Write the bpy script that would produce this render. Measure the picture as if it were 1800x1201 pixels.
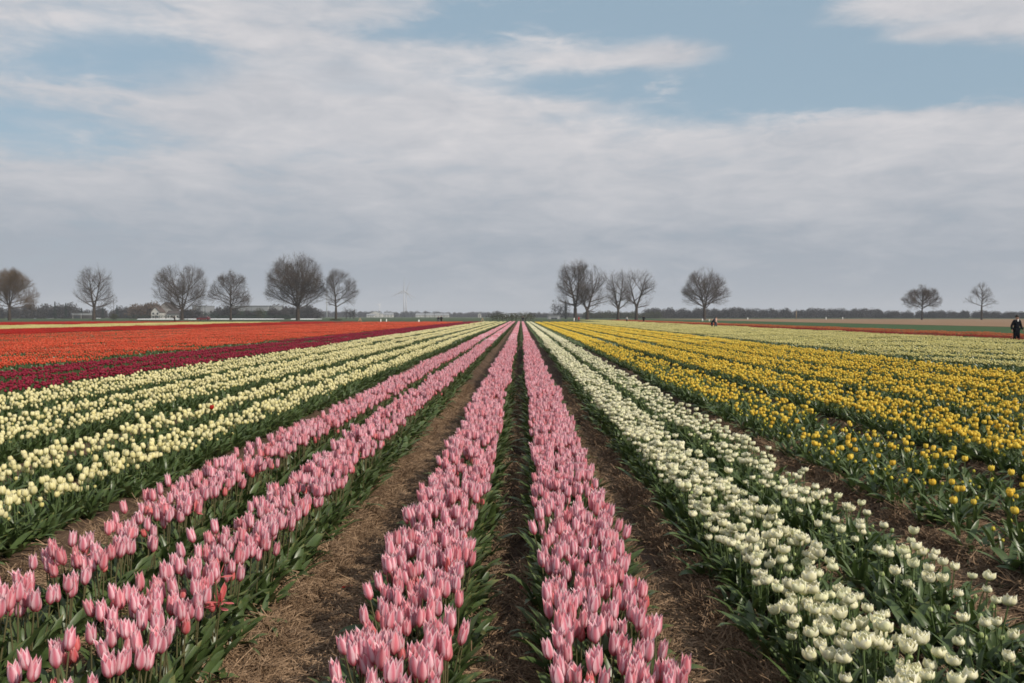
import bpy, math, random
import numpy as np
from math import sin, cos, pi, radians, sqrt
from mathutils import Vector, Euler

for o in list(bpy.data.objects):
    bpy.data.objects.remove(o, do_unlink=True)
S = bpy.context.scene
COL = S.collection
RNG = np.random.default_rng(7)
random.seed(7)

# ------------------------------------------------------------------ camera
F = 1600.0            # focal length in pixels of an 1800 px wide picture
CAMH = 1.745
VPX, HOR = 916.0, 556.0
cam_d = bpy.data.cameras.new('camera')
cam = bpy.data.objects.new('camera', cam_d)
COL.objects.link(cam)
cam_d.sensor_width = 36.0
cam_d.lens = 36.0 * F / 1800.0
cam_d.clip_start = 0.05
cam_d.clip_end = 30000
cam.location = (0, 0, CAMH)
cam.rotation_euler = (radians(90) - math.atan((600.5 - HOR) / F), 0, math.atan((VPX - 900) / F))
S.camera = cam

# ------------------------------------------------------------------ sky
SUN_EL, SUN_AZ = 38.0, 126.0       # azimuth clockwise from +Y (view direction)
W = bpy.data.worlds.new("World")
S.world = W
W.use_nodes = True
wt = W.node_tree
wt.nodes.clear()


class NT:
    """tiny helper to write node trees"""
    def __init__(self, tree):
        self.t = tree

    def n(self, typ, **kw):
        nd = self.t.nodes.new(typ)
        for k, v in kw.items():
            setattr(nd, k, v)
        return nd

    def l(self, a, b):
        self.t.links.new(a, b)

    def put(self, sock, v):
        if hasattr(v, 'is_linked') or isinstance(v, bpy.types.NodeSocket):
            self.l(v, sock)
        else:
            sock.default_value = v

    def m(self, op, a, b=None, c=None, clamp=False):
        nd = self.n('ShaderNodeMath', operation=op, use_clamp=clamp)
        self.put(nd.inputs[0], a)
        if b is not None:
            self.put(nd.inputs[1], b)
        if c is not None:
            self.put(nd.inputs[2], c)
        return nd.outputs[0]

    def smooth(self, x, a, b, lo=0.0, hi=1.0):
        nd = self.n('ShaderNodeMapRange', interpolation_type='SMOOTHSTEP')
        self.put(nd.inputs[0], x)
        nd.inputs[1].default_value = a
        nd.inputs[2].default_value = b
        nd.inputs[3].default_value = lo
        nd.inputs[4].default_value = hi
        return nd.outputs[0]

    def mix(self, f, a, b, blend='MIX'):
        nd = self.n('ShaderNodeMix', data_type='RGBA', blend_type=blend)
        self.put(nd.inputs[0], f)
        for k, v in ((6, a), (7, b)):
            if isinstance(v, (tuple, list)):
                v = tuple(v) + ((1.0,) if len(v) == 3 else ())
            self.put(nd.inputs[k], v)
        return nd.outputs[2]

    def xyz(self, a, b, c):
        nd = self.n('ShaderNodeCombineXYZ')
        for k, v in enumerate((a, b, c)):
            self.put(nd.inputs[k], v)
        return nd.outputs[0]

    def noise(self, vec, scale, detail=4, rough=0.55, dist=0.0):
        nd = self.n('ShaderNodeTexNoise')
        if vec is not None:
            self.l(vec, nd.inputs['Vector'])
        nd.inputs['Scale'].default_value = scale
        nd.inputs['Detail'].default_value = detail
        nd.inputs['Roughness'].default_value = rough
        nd.inputs['Distortion'].default_value = dist
        return nd.outputs['Fac']


N = NT(wt)
tc = N.n('ShaderNodeTexCoord')
sep = N.n('ShaderNodeSeparateXYZ')
N.l(tc.outputs['Generated'], sep.inputs[0])
dx, dy, dz = sep.outputs
sky = N.n('ShaderNodeTexSky', sky_type='NISHITA', sun_disc=False)
sky.sun_elevation = radians(SUN_EL)
sky.sun_rotation = radians(SUN_AZ)
sky.altitude = 50
sky.air_density = 1.0
sky.dust_density = 1.5
sky.ozone_density = 1.0
SKY_STRENGTH = 0.10
zz = N.m('ADD', N.m('MAXIMUM', dz, 0.0), 0.05)
plane = N.xyz(N.m('DIVIDE', dx, zz), N.m('DIVIDE', dy, zz), 0.0)
n_big = N.noise(plane, 0.55, 5, 0.55, 0.3)
n_mid = N.noise(plane, 1.6, 6, 0.6, 0.4)
# fine detail in the direction itself: streaky, a little stretched sideways
dirv = N.xyz(N.m('MULTIPLY', dx, 5.0), N.m('MULTIPLY', dy, 5.0), N.m('MULTIPLY', dz, 17.0))
n_dir = N.noise(dirv, 1.0, 6, 0.55, 0.5)
n_fine = N.noise(dirv, 3.1, 5, 0.6, 0.6)
n_wisp = N.noise(N.xyz(N.m('MULTIPLY', dx, 16.0), N.m('MULTIPLY', dy, 16.0), N.m('MULTIPLY', dz, 70.0)), 1.7, 5, 0.62, 1.2)
warp = N.m('ADD', N.m('MULTIPLY', N.m('SUBTRACT', n_dir, 0.5), 2.4), N.m('MULTIPLY', N.m('SUBTRACT', n_fine, 0.5), 2.2))
warp = N.m('ADD', warp, N.m('MULTIPLY', N.m('SUBTRACT', n_wisp, 0.5), 0.9))


def blob(px, py, rx, ry, soft=0.75):
    v = Vector(((px - VPX) / F, 1.0, (HOR - py) / F)).normalized()
    a = N.m('DIVIDE', N.m('SUBTRACT', dx, v.x), rx / F)
    b = N.m('DIVIDE', N.m('SUBTRACT', dz, v.z), ry / F)
    d = N.m('SQRT', N.m('ADD', N.m('MULTIPLY', a, a), N.m('MULTIPLY', b, b)))
    d = N.m('ADD', d, N.m('MULTIPLY', warp, 0.55))
    return N.smooth(d, 1.0 - soft, 1.0 + soft, 1.0, 0.0)


cov = N.smooth(dz, 0.135, 0.235, 1.10, 0.50)
cov = N.m('ADD', cov, N.m('MULTIPLY', N.m('SUBTRACT', n_dir, 0.5), 1.5))
cov = N.m('ADD', cov, N.m('MULTIPLY', N.m('SUBTRACT', n_mid, 0.5), 0.5))
for (px, py, rx, ry, k) in ((215, 80, 110, 50, -.80), (40, 235, 130, 42, -.70), (1060, 30, 230, 50, -.55), (1340, 70, 190, 70, -.80), (1560, 130, 190, 45, -.60),
                            (990, 150, 150, 22, -.55), (1230, 190, 250, 30, -.70), (870, 50, 90, 24, -.40), (620, 165, 80, 16, -.35), (1640, 165, 190, 22, -.45),
                            (30, 120, 90, 16, -.4), (700, 60, 90, 14, -.3), (1185, 95, 75, 20, 1.15), (1080, 112, 120, 18, .45), (1650, 12, 170, 28, .85), (1735, 62, 85, 16, .85),
                            (1590, 70, 50, 10, .5), (480, 60, 240, 60, .45), (760, 205, 240, 42, .65), (360, 180, 260, 40, .45), (60, 25, 110, 34, .35),
                            (1000, 190, 90, 12, .35), (1640, 210, 260, 34, .35)):
    cov = N.m('ADD', cov, N.m('MULTIPLY', blob(px, py, rx, ry, 0.95), k))
cov = N.m('ADD', cov, N.m('MULTIPLY', N.m('SUBTRACT', n_fine, 0.5), 0.80))
cov = N.m('ADD', cov, N.m('MULTIPLY', N.m('SUBTRACT', n_wisp, 0.5), 0.42))
alpha = N.smooth(cov, -0.12, 1.05, 0.04, 0.92)
# cloud brightness: brighter patches higher up, grey stratus toward the horizon
lum = N.m('ADD', N.m('MULTIPLY', N.m('SUBTRACT', n_dir, 0.5), 1.1), N.m('MULTIPLY', N.m('SUBTRACT', n_fine, 0.5), 0.85))
lum = N.m('ADD', lum, N.m('MULTIPLY', N.m('SUBTRACT', n_wisp, 0.5), 0.22))
lum = N.m('ADD', lum, N.smooth(dz, 0.03, 0.20, 0.02, 0.72))
lum = N.m('ADD', lum, 0.0, clamp=True)
c_dark = (3.48, 3.86, 4.46)
c_lite = (7.1, 6.85, 6.95)
cloud = N.mix(lum, c_dark, c_lite)
clear = N.mix(0.70, sky.outputs[0], (3.35, 4.75, 5.75))
col = N.mix(alpha, clear, cloud)
bg = N.n('ShaderNodeBackground')
N.l(col, bg.inputs[0])
bg.inputs[1].default_value = SKY_STRENGTH
wo = N.n('ShaderNodeOutputWorld')
N.l(bg.outputs[0], wo.inputs[0])

# ------------------------------------------------------------------ sun
sd = bpy.data.lights.new('sun', 'SUN')
sd.energy = 4.4
sd.angle = radians(0.6)
sd.color = (1.0, 0.91, 0.78)
sun = bpy.data.objects.new('sun', sd)
COL.objects.link(sun)
to_sun = Vector((sin(radians(SUN_AZ)) * cos(radians(SUN_EL)), cos(radians(SUN_AZ)) * cos(radians(SUN_EL)), sin(radians(SUN_EL))))
sun.rotation_euler = to_sun.to_track_quat('Z', 'Y').to_euler()
sun.location = (20, -10, 30)

S.view_settings.view_transform = 'Standard'
S.view_settings.look = 'None'
S.view_settings.gamma = 1
S.view_settings.exposure = 0.0
S.view_settings.use_curve_mapping = False
S.render.engine = 'CYCLES'
S.cycles.max_bounces = 6
S.cycles.diffuse_bounces = 3
S.cycles.transparent_max_bounces = 6
S.cycles.volume_bounces = 0
S.cycles.use_adaptive_sampling = True
S.cycles.filter_width = 1.7
S.cycles.use_denoising = True


# ------------------------------------------------------------------ helpers
def tag(o, label=None, cat=None, group=None, kind=None):
    if label: o['label'] = label
    if cat: o['category'] = cat
    if group: o['group'] = group
    if kind: o['kind'] = kind
    return o


class MB:
    """collects geometry; builds ONE mesh"""
    def __init__(self):
        self.v, self.f, self.uv, self.mi = [], [], [], []

    def add(self, verts, faces, uv=None, mi=0):
        b = len(self.v)
        self.v.extend([tuple(p) for p in verts])
        self.f.extend([tuple(i + b for i in q) for q in faces])
        self.uv.extend(uv if uv is not None else [(0.5, 0.5)] * len(verts))
        self.mi.extend([mi] * len(faces))

    def merge(self, other, mi=None, M=None):
        vs = other.v if M is None else [tuple(M @ Vector(p)) for p in other.v]
        b = len(self.v)
        self.v.extend(vs)
        self.f.extend([tuple(i + b for i in q) for q in other.f])
        self.uv.extend(other.uv)
        self.mi.extend(other.mi if mi is None else [mi] * len(other.f))

    def mesh(self, name, mats, smooth=True):
        me = bpy.data.meshes.new(name)
        me.from_pydata(self.v, [], self.f)
        for m in (mats if isinstance(mats, (list, tuple)) else [mats]):
            me.materials.append(m)
        n = len(me.polygons)
        if n:
            me.polygons.foreach_set('material_index', self.mi)
            me.polygons.foreach_set('use_smooth', [smooth] * n)
            ul = me.uv_layers.new(name='UVMap')
            li = np.empty(len(me.loops), dtype=np.int32)
            me.loops.foreach_get('vertex_index', li)
            ul.data.foreach_set('uv', np.asarray(self.uv, dtype=np.float32)[li].ravel())
        me.update()
        return me

    def obj(self, name, mats, parent=None, loc=None, smooth=True):
        o = bpy.data.objects.new(name, self.mesh(name, mats, smooth))
        COL.objects.link(o)
        if parent is not None: o.parent = parent
        if loc is not None: o.location = loc
        return o

    # shapes
    def box(self, x0, x1, y0, y1, z0, z1, mi=0):
        v = [(x, y, z) for z in (z0, z1) for y in (y0, y1) for x in (x0, x1)]
        self.add(v, [(0, 2, 3, 1), (4, 5, 7, 6), (0, 1, 5, 4), (2, 6, 7, 3), (0, 4, 6, 2), (1, 3, 7, 5)], mi=mi)

    def tube(self, pts, rad, n=6, cap=True, mi=0):
        P = [Vector(p) for p in pts]
        vs, fs, uv = [], [], []
        for i, p in enumerate(P):
            d = (P[min(i + 1, len(P) - 1)] - P[max(i - 1, 0)])
            d = d.normalized() if d.length > 1e-9 else Vector((0, 0, 1))
            a = d.orthogonal().normalized()
            b = d.cross(a)
            r = rad[i] if hasattr(rad, '__len__') else rad
            for k in range(n):
                t = 2 * pi * k / n
                vs.append(p + (a * cos(t) + b * sin(t)) * r)
                uv.append((k / n, i / max(1, len(P) - 1)))
        for i in range(len(P) - 1):
            # keep ring alignment simple: orthogonal() is stable for small bends
            for k in range(n):
                fs.append((i * n + k, i * n + (k + 1) % n, (i + 1) * n + (k + 1) % n, (i + 1) * n + k))
        if cap:
            fs.append(tuple(range(n))[::-1])
            fs.append(tuple((len(P) - 1) * n + k for k in range(n)))
        self.add(vs, fs, uv, mi)

    def ball(self, c, r, nu=8, nv=6, mi=0):
        r = r if hasattr(r, '__len__') else (r, r, r)
        vs, fs = [], []
        for j in range(nv + 1):
            th = pi * j / nv
            for i in range(nu):
                ph = 2 * pi * i / nu
                vs.append((c[0] + r[0] * sin(th) * cos(ph), c[1] + r[1] * sin(th) * sin(ph), c[2] - r[2] * cos(th)))
        for j in range(nv):
            for i in range(nu):
                fs.append((j * nu + i, j * nu + (i + 1) % nu, (j + 1) * nu + (i + 1) % nu, (j + 1) * nu + i))
        self.add(vs, fs, mi=mi)


def empty(name, loc=(0, 0, 0), rz=0.0, parent=None):
    o = bpy.data.objects.new(name, None)
    COL.objects.link(o)
    o.location = loc
    o.rotation_euler = (0, 0, rz)
    o.empty_display_size = 0.1
    if parent is not None: o.parent = parent
    return o


def gx(px, Y):
    """world x of picture column px at distance Y"""
    return (px - VPX) / F * Y


def gz(py, Y):
    return CAMH + (HOR - py) / F * Y


def mat(name):
    m = bpy.data.materials.new(name)
    m.use_nodes = True
    m.node_tree.nodes.clear()
    return m, NT(m.node_tree)


def finish(N, shader):
    o = N.n('ShaderNodeOutputMaterial')
    N.l(shader, o.inputs[0])


def principled(N, col, rough=0.6, spec=0.3, bump=None):
    p = N.n('ShaderNodeBsdfPrincipled')
    if isinstance(col, (tuple, list)):
        p.inputs['Base Color'].default_value = tuple(col) + (1,)
    else:
        N.l(col, p.inputs['Base Color'])
    N.put(p.inputs['Roughness'], rough)
    p.inputs['Specular IOR Level'].default_value = spec
    if bump is not None:
        N.l(bump, p.inputs['Normal'])
    return p


def bump(N, h, strength=0.5, dist=0.02):
    b = N.n('ShaderNodeBump')
    b.inputs['Strength'].default_value = strength
    b.inputs['Distance'].default_value = dist
    N.l(h, b.inputs['Height'])
    return b.outputs[0]


def plain(name, c, rough=0.7, spec=0.3, var=0.15, scale=3.0):
    m, N = mat(name)
    tc = N.n('ShaderNodeTexCoord')
    nz = N.noise(tc.outputs['Object'], scale, 4, 0.6)
    col = N.mix(N.smooth(nz, 0.3, 0.7), tuple(x * (1 - var) for x in c), tuple(min(1, x * (1 + var)) for x in c))
    finish(N, principled(N, col, rough, spec).outputs[0])
    return m


def flower_mat(name, mid, edge, base, tip, alt, alt_amt=0.3, transl=0.28):
    """petal colour runs from the midrib to the edges and from base to tip; flowers differ a little from one another"""
    m, N = mat(name)
    uv = N.n('ShaderNodeUVMap')
    s = N.n('ShaderNodeSeparateXYZ')
    N.l(uv.outputs[0], s.inputs[0])
    u = N.m('ABSOLUTE', N.m('MULTIPLY', N.m('SUBTRACT', s.outputs[0], 0.5), 2.0))
    v = s.outputs[1]
    oi = N.n('ShaderNodeObjectInfo')
    rnd = oi.outputs['Random']
    vv = N.xyz(N.m('MULTIPLY', s.outputs[0], 9.0), N.m('MULTIPLY', v, 1.3), N.m('MULTIPLY', rnd, 37.0))
    vein = N.noise(vv, 1.6, 3, 0.6)
    uu = N.m('ADD', u, N.m('MULTIPLY', N.m('SUBTRACT', vein, 0.5), 0.7))
    c = N.mix(N.smooth(uu, 0.08, 0.78), mid, edge)
    c = N.mix(N.smooth(N.m('ADD', v, N.m('MULTIPLY', N.m('SUBTRACT', vein, 0.5), 0.25)), 0.02, 0.32, 1.0, 0.0), c, base)
    c = N.mix(N.smooth(v, 0.80, 1.0), c, tip)
    r2 = N.m('FRACT', N.m('MULTIPLY', rnd, 7.31))
    c = N.mix(N.m('MULTIPLY', N.smooth(r2, 0.45, 1.0), alt_amt), c, alt)
    hsv = N.n('ShaderNodeHueSaturation')
    N.l(c, hsv.inputs['Color'])
    N.l(N.m('ADD', 0.88, N.m('MULTIPLY', N.m('FRACT', N.m('MULTIPLY', rnd, 3.77)), 0.2)), hsv.inputs['Value'])
    c = hsv.outputs[0]
    p = principled(N, c, 0.45, 0.25)
    t = N.n('ShaderNodeBsdfTranslucent')
    N.l(c, t.inputs[0])
    mx = N.n('ShaderNodeMixShader')
    mx.inputs[0].default_value = transl
    N.l(p.outputs[0], mx.inputs[1])
    N.l(t.outputs[0], mx.inputs[2])
    finish(N, mx.outputs[0])
    return m


def leaf_mat(name, a, b, dry=(0.20, 0.17, 0.05)):
    m, N = mat(name)
    uv = N.n('ShaderNodeUVMap')
    s = N.n('ShaderNodeSeparateXYZ')
    N.l(uv.outputs[0], s.inputs[0])
    oi = N.n('ShaderNodeObjectInfo')
    rnd = oi.outputs['Random']
    vv = N.xyz(N.m('MULTIPLY', s.outputs[0], 14.0), N.m('MULTIPLY', s.outputs[1], 1.0), N.m('MULTIPLY', rnd, 31.0))
    st = N.noise(vv, 1.5, 3, 0.6)
    tc = N.n('ShaderNodeTexCoord')
    nz = N.noise(tc.outputs['Object'], 9.0, 3, 0.6)
    f = N.m('ADD', N.m('MULTIPLY', st, 0.5), N.m('MULTIPLY', nz, 0.5))
    c = N.mix(N.smooth(f, 0.35, 0.65), a, b)
    c = N.mix(N.m('MULTIPLY', N.m('FRACT', N.m('MULTIPLY', rnd, 5.3)), 0.25), c, (0.062, 0.100, 0.055))
    c = N.mix(N.m('MULTIPLY', N.smooth(N.m('ADD', s.outputs[1], N.m('MULTIPLY', N.m('SUBTRACT', nz, 0.5), 0.5)), 0.82, 1.0), 0.5), c, dry)
    p = principled(N, c, 0.38, 0.5)
    t = N.n('ShaderNodeBsdfTranslucent')
    c2 = N.mix(0.5, c, (0.10, 0.17, 0.03))
    N.l(c2, t.inputs[0])
    mx = N.n('ShaderNodeMixShader')
    mx.inputs[0].default_value = 0.18
    N.l(p.outputs[0], mx.inputs[1])
    N.l(t.outputs[0], mx.inputs[2])
    finish(N, mx.outputs[0])
    return m


M_LEAF = leaf_mat('tulip_leaf_green', (0.046, 0.076, 0.020), (0.100, 0.144, 0.046))
M_LEAF_Y = leaf_mat('tulip_leaf_fresh', (0.042, 0.070, 0.018), (0.092, 0.135, 0.040))
M_STEM = plain('tulip_stem_green', (0.085, 0.125, 0.045), 0.5, 0.35)
M_STEM_P = plain('tulip_stem_brownish', (0.105, 0.095, 0.045), 0.5, 0.35)
M_PINK = flower_mat('petal_pink', (0.66, 0.20, 0.265), (0.89, 0.60, 0.66), (0.58, 0.12, 0.15), (0.91, 0.74, 0.76), (0.70, 0.15, 0.16), 0.45)
M_SALMON = flower_mat('petal_salmon_red', (0.66, 0.13, 0.14), (0.76, 0.27, 0.28), (0.60, 0.12, 0.10), (0.82, 0.44, 0.42), (0.68, 0.10, 0.08), 0.4)
M_WHITE = flower_mat('petal_white', (0.82, 0.775, 0.50), (0.87, 0.835, 0.63), (0.58, 0.62, 0.24), (0.86, 0.85, 0.74), (0.74, 0.76, 0.46), 0.5)
M_WBUD = flower_mat('bud_white_green', (0.30, 0.40, 0.12), (0.55, 0.60, 0.30), (0.16, 0.26, 0.07), (0.60, 0.62, 0.36), (0.25, 0.36, 0.10), 0.5)
M_CREAM = flower_mat('petal_cream', (0.76, 0.69, 0.35), (0.85, 0.80, 0.49), (0.58, 0.58, 0.20), (0.86, 0.80, 0.55), (0.78, 0.70, 0.30), 0.5)
M_YELLOW = flower_mat('petal_yellow', (0.84, 0.57, 0.055), (0.88, 0.71, 0.13), (0.58, 0.52, 0.07), (0.88, 0.72, 0.14), (0.84, 0.48, 0.03), 0.5)
M_YBUD = flower_mat('bud_yellow_green', (0.46, 0.44, 0.05), (0.70, 0.58, 0.07), (0.16, 0.24, 0.04), (0.66, 0.54, 0.06), (0.28, 0.32, 0.04), 0.5)
M_MAGENTA = flower_mat('petal_magenta', (0.24, 0.010, 0.032), (0.34, 0.024, 0.058), (0.19, 0.010, 0.024), (0.38, 0.036, 0.075), (0.20, 0.008, 0.020), 0.5)
M_ORANGE = flower_mat('petal_orange', (0.63, 0.066, 0.024), (0.77, 0.155, 0.075), (0.60, 0.12, 0.03), (0.82, 0.28, 0.12), (0.58, 0.06, 0.022), 0.5)
M_RED = flower_mat('petal_red', (0.42, 0.014, 0.008), (0.52, 0.025, 0.010), (0.36, 0.02, 0.01), (0.56, 0.05, 0.02), (0.34, 0.008, 0.008), 0.5)
M_PALE = flower_mat('petal_pale_yellow', (0.66, 0.58, 0.20), (0.76, 0.70, 0.32), (0.48, 0.50, 0.14), (0.78, 0.72, 0.36), (0.58, 0.54, 0.18), 0.5)
M_DRED = flower_mat('petal_dull_red', (0.30, 0.020, 0.014), (0.38, 0.035, 0.02), (0.25, 0.02, 0.01), (0.42, 0.06, 0.03), (0.24, 0.012, 0.012), 0.5)
M_DORANGE = flower_mat('petal_dull_orange', (0.52, 0.12, 0.035), (0.60, 0.20, 0.07), (0.45, 0.12, 0.03), (0.64, 0.25, 0.10), (0.46, 0.09, 0.03), 0.5)
M_STRAW = plain('straw_tan', (0.30, 0.20, 0.125), 0.75, 0.2, 0.35, 5.0)
M_STRAW_D = plain('straw_brown', (0.17, 0.108, 0.064), 0.8, 0.2, 0.35, 5.0)

# ------------------------------------------------------------------ where the rows stand
# (x of the row's centre, half width, kind, blossoms per metre, label of the row)
ROWS = [
    (-2.38, .175, 'pink', 66, 'leftmost pink row'),
    (-1.62, .175, 'pink', 70, 'second pink row'),
    (-0.47, .185, 'pink', 98, 'third pink row'),
    (0.36, .20, 'pink', 98, 'rightmost pink row'),
    (1.42, .22, 'white', 84, 'dense white row'),
    (2.19, .21, 'white', 60, 'loose white row'),
    (-3.66, .15, 'cream', 52, 'nearest cream row'),
    (-4.52, .15, 'cream', 52, 'second cream row'),
    (-5.70, .15, 'cream', 52, 'third cream row'),
    (-6.50, .15, 'cream', 52, 'fourth cream row'),
    (-7.62, .15, 'cream', 46, 'fifth cream row'),
    (-8.40, .15, 'cream', 44, 'farthest cream row'),
    (3.42, .22, 'yellow', 46, 'first yellow row'),
    (4.05, .24, 'yellow', 48, 'second yellow row'),
    (5.18, .235, 'yellow', 56, 'third yellow row'),
    (5.90, .235, 'yellow', 50, 'fourth yellow row'),
    (7.05, .235, 'yellow', 52, 'fifth yellow row'),
    (7.80, .235, 'yellow', 52, 'sixth yellow row'),
    (8.95, .235, 'yellow', 52, 'seventh yellow row'),
    (9.70, .235, 'yellow', 52, 'eighth yellow row'),
    (10.85, .235, 'yellow', 52, 'ninth yellow row'),
    (11.60, .235, 'yellow', 52, 'outermost yellow row'),
    (-9.40, .27, 'magenta', 48, 'nearer magenta bed'),
    (-10.20, .27, 'magenta', 48, 'nearer magenta bed'),
    (-11.35, .27, 'magenta', 48, 'farther magenta bed'),
    (-12.10, .27, 'magenta', 48, 'farther magenta bed'),
]
ROWX = np.array([r[0] for r in ROWS])
RIDGE = 0.12
FIELD_END, GAP0, GAP1 = 214.0, 143.0, 150.0


def vnoise(x, y, seed=0):
    """cheap smooth value noise on arrays"""
    xi, yi = np.floor(x).astype(np.int64), np.floor(y).astype(np.int64)
    fx, fy = x - xi, y - yi
    fx, fy = fx * fx * (3 - 2 * fx), fy * fy * (3 - 2 * fy)

    def h(a, b):
        n = (a * 374761393 + b * 668265263 + seed * 1274126177) & 0x7fffffff
        n = ((n ^ (n >> 13)) * 1274126177) & 0x7fffffff
        return ((n ^ (n >> 16)) & 0xffff) / 65535.0
    return (h(xi, yi) * (1 - fx) + h(xi + 1, yi) * fx) * (1 - fy) + (h(xi, yi + 1) * (1 - fx) + h(xi + 1, yi + 1) * fx) * fy


def ground_z(x, y):
    x, y = np.asarray(x, dtype=float), np.asarray(y, dtype=float)
    xw = x + 0.05 * (vnoise(x * 1.3, y * 0.8, 3) - .5)
    d = np.min(np.abs(xw[..., None] - ROWX), axis=-1)
    t = np.clip((0.44 - d) / 0.24, 0, 1)
    z = RIDGE * t * t * (3 - 2 * t)
    inside = (x > -13.5) & (x < 13.0) & (y < FIELD_END)
    z = np.where(inside, z, 0.0)
    near = np.clip((60 - y) / 30, 0, 1) * (np.abs(x) < 16)
    z = z + near * (0.028 * (vnoise(x * 5, y * 5, 1) - .5) + 0.020 * (vnoise(x * 13, y * 13, 2) - .5) + 0.03 * (vnoise(x * 1.1, y * 1.1, 5) - .5))
    return z


# ------------------------------------------------------------------ ground
def grow(a, b, s0, g):
    out, s = [a], s0
    while out[-1] < b:
        out.append(out[-1] + s)
        s *= g
    out[-1] = b
    return out


xs_r = grow(13.5, 7000, 0.12, 1.18)
xs_m = list(np.arange(-13.5, 2.5, 0.055)[(np.arange(-13.5, 2.5, 0.055) < -3.2)][::2]) + list(np.arange(-3.2, 3.2, 0.045)) + list(np.arange(3.2, 13.5, 0.11))
xs = np.array([-x for x in xs_r[::-1]][:-1] + xs_m + xs_r)
xs = np.unique(np.round(xs, 4))
ys = np.array([-400, -60, -12, -4] + grow(-2.0, 11000, 0.05, 1.011)[:300])
tail = grow(float(ys[-1]), 11000, float(ys[-1] - ys[-2]), 1.12)
ys = np.unique(np.concatenate([ys, np.array(tail[1:])]))
GX, GY = np.meshgrid(xs, ys)
GZ = ground_z(GX, GY)


def grid_mesh(name, X, Y, Z, m):
    ny, nx = X.shape
    v = np.stack([X, Y, Z], -1).reshape(-1, 3)
    idx = np.arange(nx * ny).reshape(ny, nx)
    q = np.stack([idx[:-1, :-1], idx[:-1, 1:], idx[1:, 1:], idx[1:, :-1]], -1).reshape(-1, 4)
    me = bpy.data.meshes.new(name)
    me.vertices.add(len(v))
    me.vertices.foreach_set('co', v.ravel())
    me.loops.add(q.size)
    me.loops.foreach_set('vertex_index', q.ravel())
    me.polygons.add(len(q))
    me.polygons.foreach_set('loop_start', np.arange(0, q.size, 4))
    me.polygons.foreach_set('use_smooth', np.ones(len(q), dtype=bool))
    me.update(calc_edges=True)
    me.materials.append(m)
    o = bpy.data.objects.new(name, me)
    COL.objects.link(o)
    return o


m, N = mat('field_soil_with_straw')
tc = N.n('ShaderNodeTexCoord')
P = tc.outputs['Object']
n1 = N.noise(P, 1.3, 5, 0.6)
n2 = N.noise(P, 14, 5, 0.65)
sp = N.n('ShaderNodeSeparateXYZ'); N.l(P, sp.inputs[0])
fib = []
for (a, b, c) in ((70, 9, 1.0), (12, 80, 4.0), (50, 45, 7.0)):
    fib.append(N.noise(N.xyz(N.m('MULTIPLY', sp.outputs[0], a), N.m('MULTIPLY', sp.outputs[1], b), c), 1.0, 2, 0.5, 1.2))
fm = N.m('MAXIMUM', N.m('MAXIMUM', fib[0], fib[1]), fib[2])
c = N.mix(N.smooth(n1, 0.3, 0.7), (0.080, 0.049, 0.033), (0.128, 0.083, 0.055))
c = N.mix(N.m('MULTIPLY', N.smooth(N.noise(P, 0.55, 4, 0.6), 0.48, 0.66), 0.5), c, (0.052, 0.033, 0.023))
c = N.mix(N.m('MULTIPLY', N.smooth(n2, 0.45, 0.75), 0.6), c, (0.045, 0.030, 0.020))
c = N.mix(N.m('MULTIPLY', N.smooth(fm, 0.60, 0.74), 0.62), c, (0.28, 0.195, 0.12))
hgt = N.m('ADD', N.m('MULTIPLY', n2, 0.6), N.m('MULTIPLY', N.smooth(fm, 0.5, 0.75), 0.6))
finish(N, principled(N, c, 0.9, 0.15, bump(N, hgt, 0.8, 0.025)).outputs[0])
M_SOIL = m
gr = grid_mesh('ground', GX, GY, GZ, M_SOIL)
tag(gr, 'brown soil covered in old straw between the tulip rows', kind='structure')


def field_mat(name, a, b, scale=0.4, rough=0.9):
    m, N = mat(name)
    tc = N.n('ShaderNodeTexCoord')
    P = tc.outputs['Object']
    sp = N.n('ShaderNodeSeparateXYZ'); N.l(P, sp.inputs[0])
    st = N.noise(N.xyz(N.m('MULTIPLY', sp.outputs[0], 1.0), N.m('MULTIPLY', sp.outputs[1], 0.06), 0.0), scale * 2, 4, 0.6)
    nz = N.noise(P, scale * 6, 5, 0.65)
    c = N.mix(N.smooth(N.m('ADD', N.m('MULTIPLY', st, 0.6), N.m('MULTIPLY', nz, 0.4)), 0.35, 0.65), a, b)
    finish(N, principled(N, c, rough, 0.15, bump(N, nz, 0.6, 0.1)).outputs[0])
    return m


def sheet(name, quad, z, m, label):
    b = MB()
    b.add([(x, y, z) for x, y in quad], [(0, 1, 2, 3)])
    o = b.obj(name, m, smooth=False)
    return tag(o, label, kind='structure')


sheet('meadow', [(-2500, 216), (2500, 216), (2500, 1500), (-2500, 1500)], 0.05,
      field_mat('meadow_green', (0.030, 0.050, 0.020), (0.060, 0.080, 0.032), 0.15), 'dark green meadow behind the tulip rows')
sheet('wheat_field', [(40, 15), (74, 15), (74, 560), (40, 560)], 0.10,
      field_mat('young_wheat', (0.028, 0.062, 0.018), (0.045, 0.085, 0.028), 0.3), 'strip of young green wheat on the right')
sheet('ploughed_field', [(74.2, 15), (900, 15), (900, 520), (74.2, 520)], 0.13,
      field_mat('dry_ploughed_soil', (0.195, 0.122, 0.070), (0.240, 0.152, 0.090), 0.3), 'pale brown ploughed field beyond the wheat')
sheet('field_track', [(-200, GAP0 + .6), (36, GAP0 + .6), (36, GAP1 - .6), (-200, GAP1 - .6)], 0.03,
      field_mat('track_grass', (0.050, 0.050, 0.024), (0.085, 0.070, 0.040), 0.8), 'grassy cross track between the two lengths of tulip rows')
M_FOIL = plain('white_foil', (0.72, 0.73, 0.74), 0.5, 0.4, 0.05, 0.5)
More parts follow.
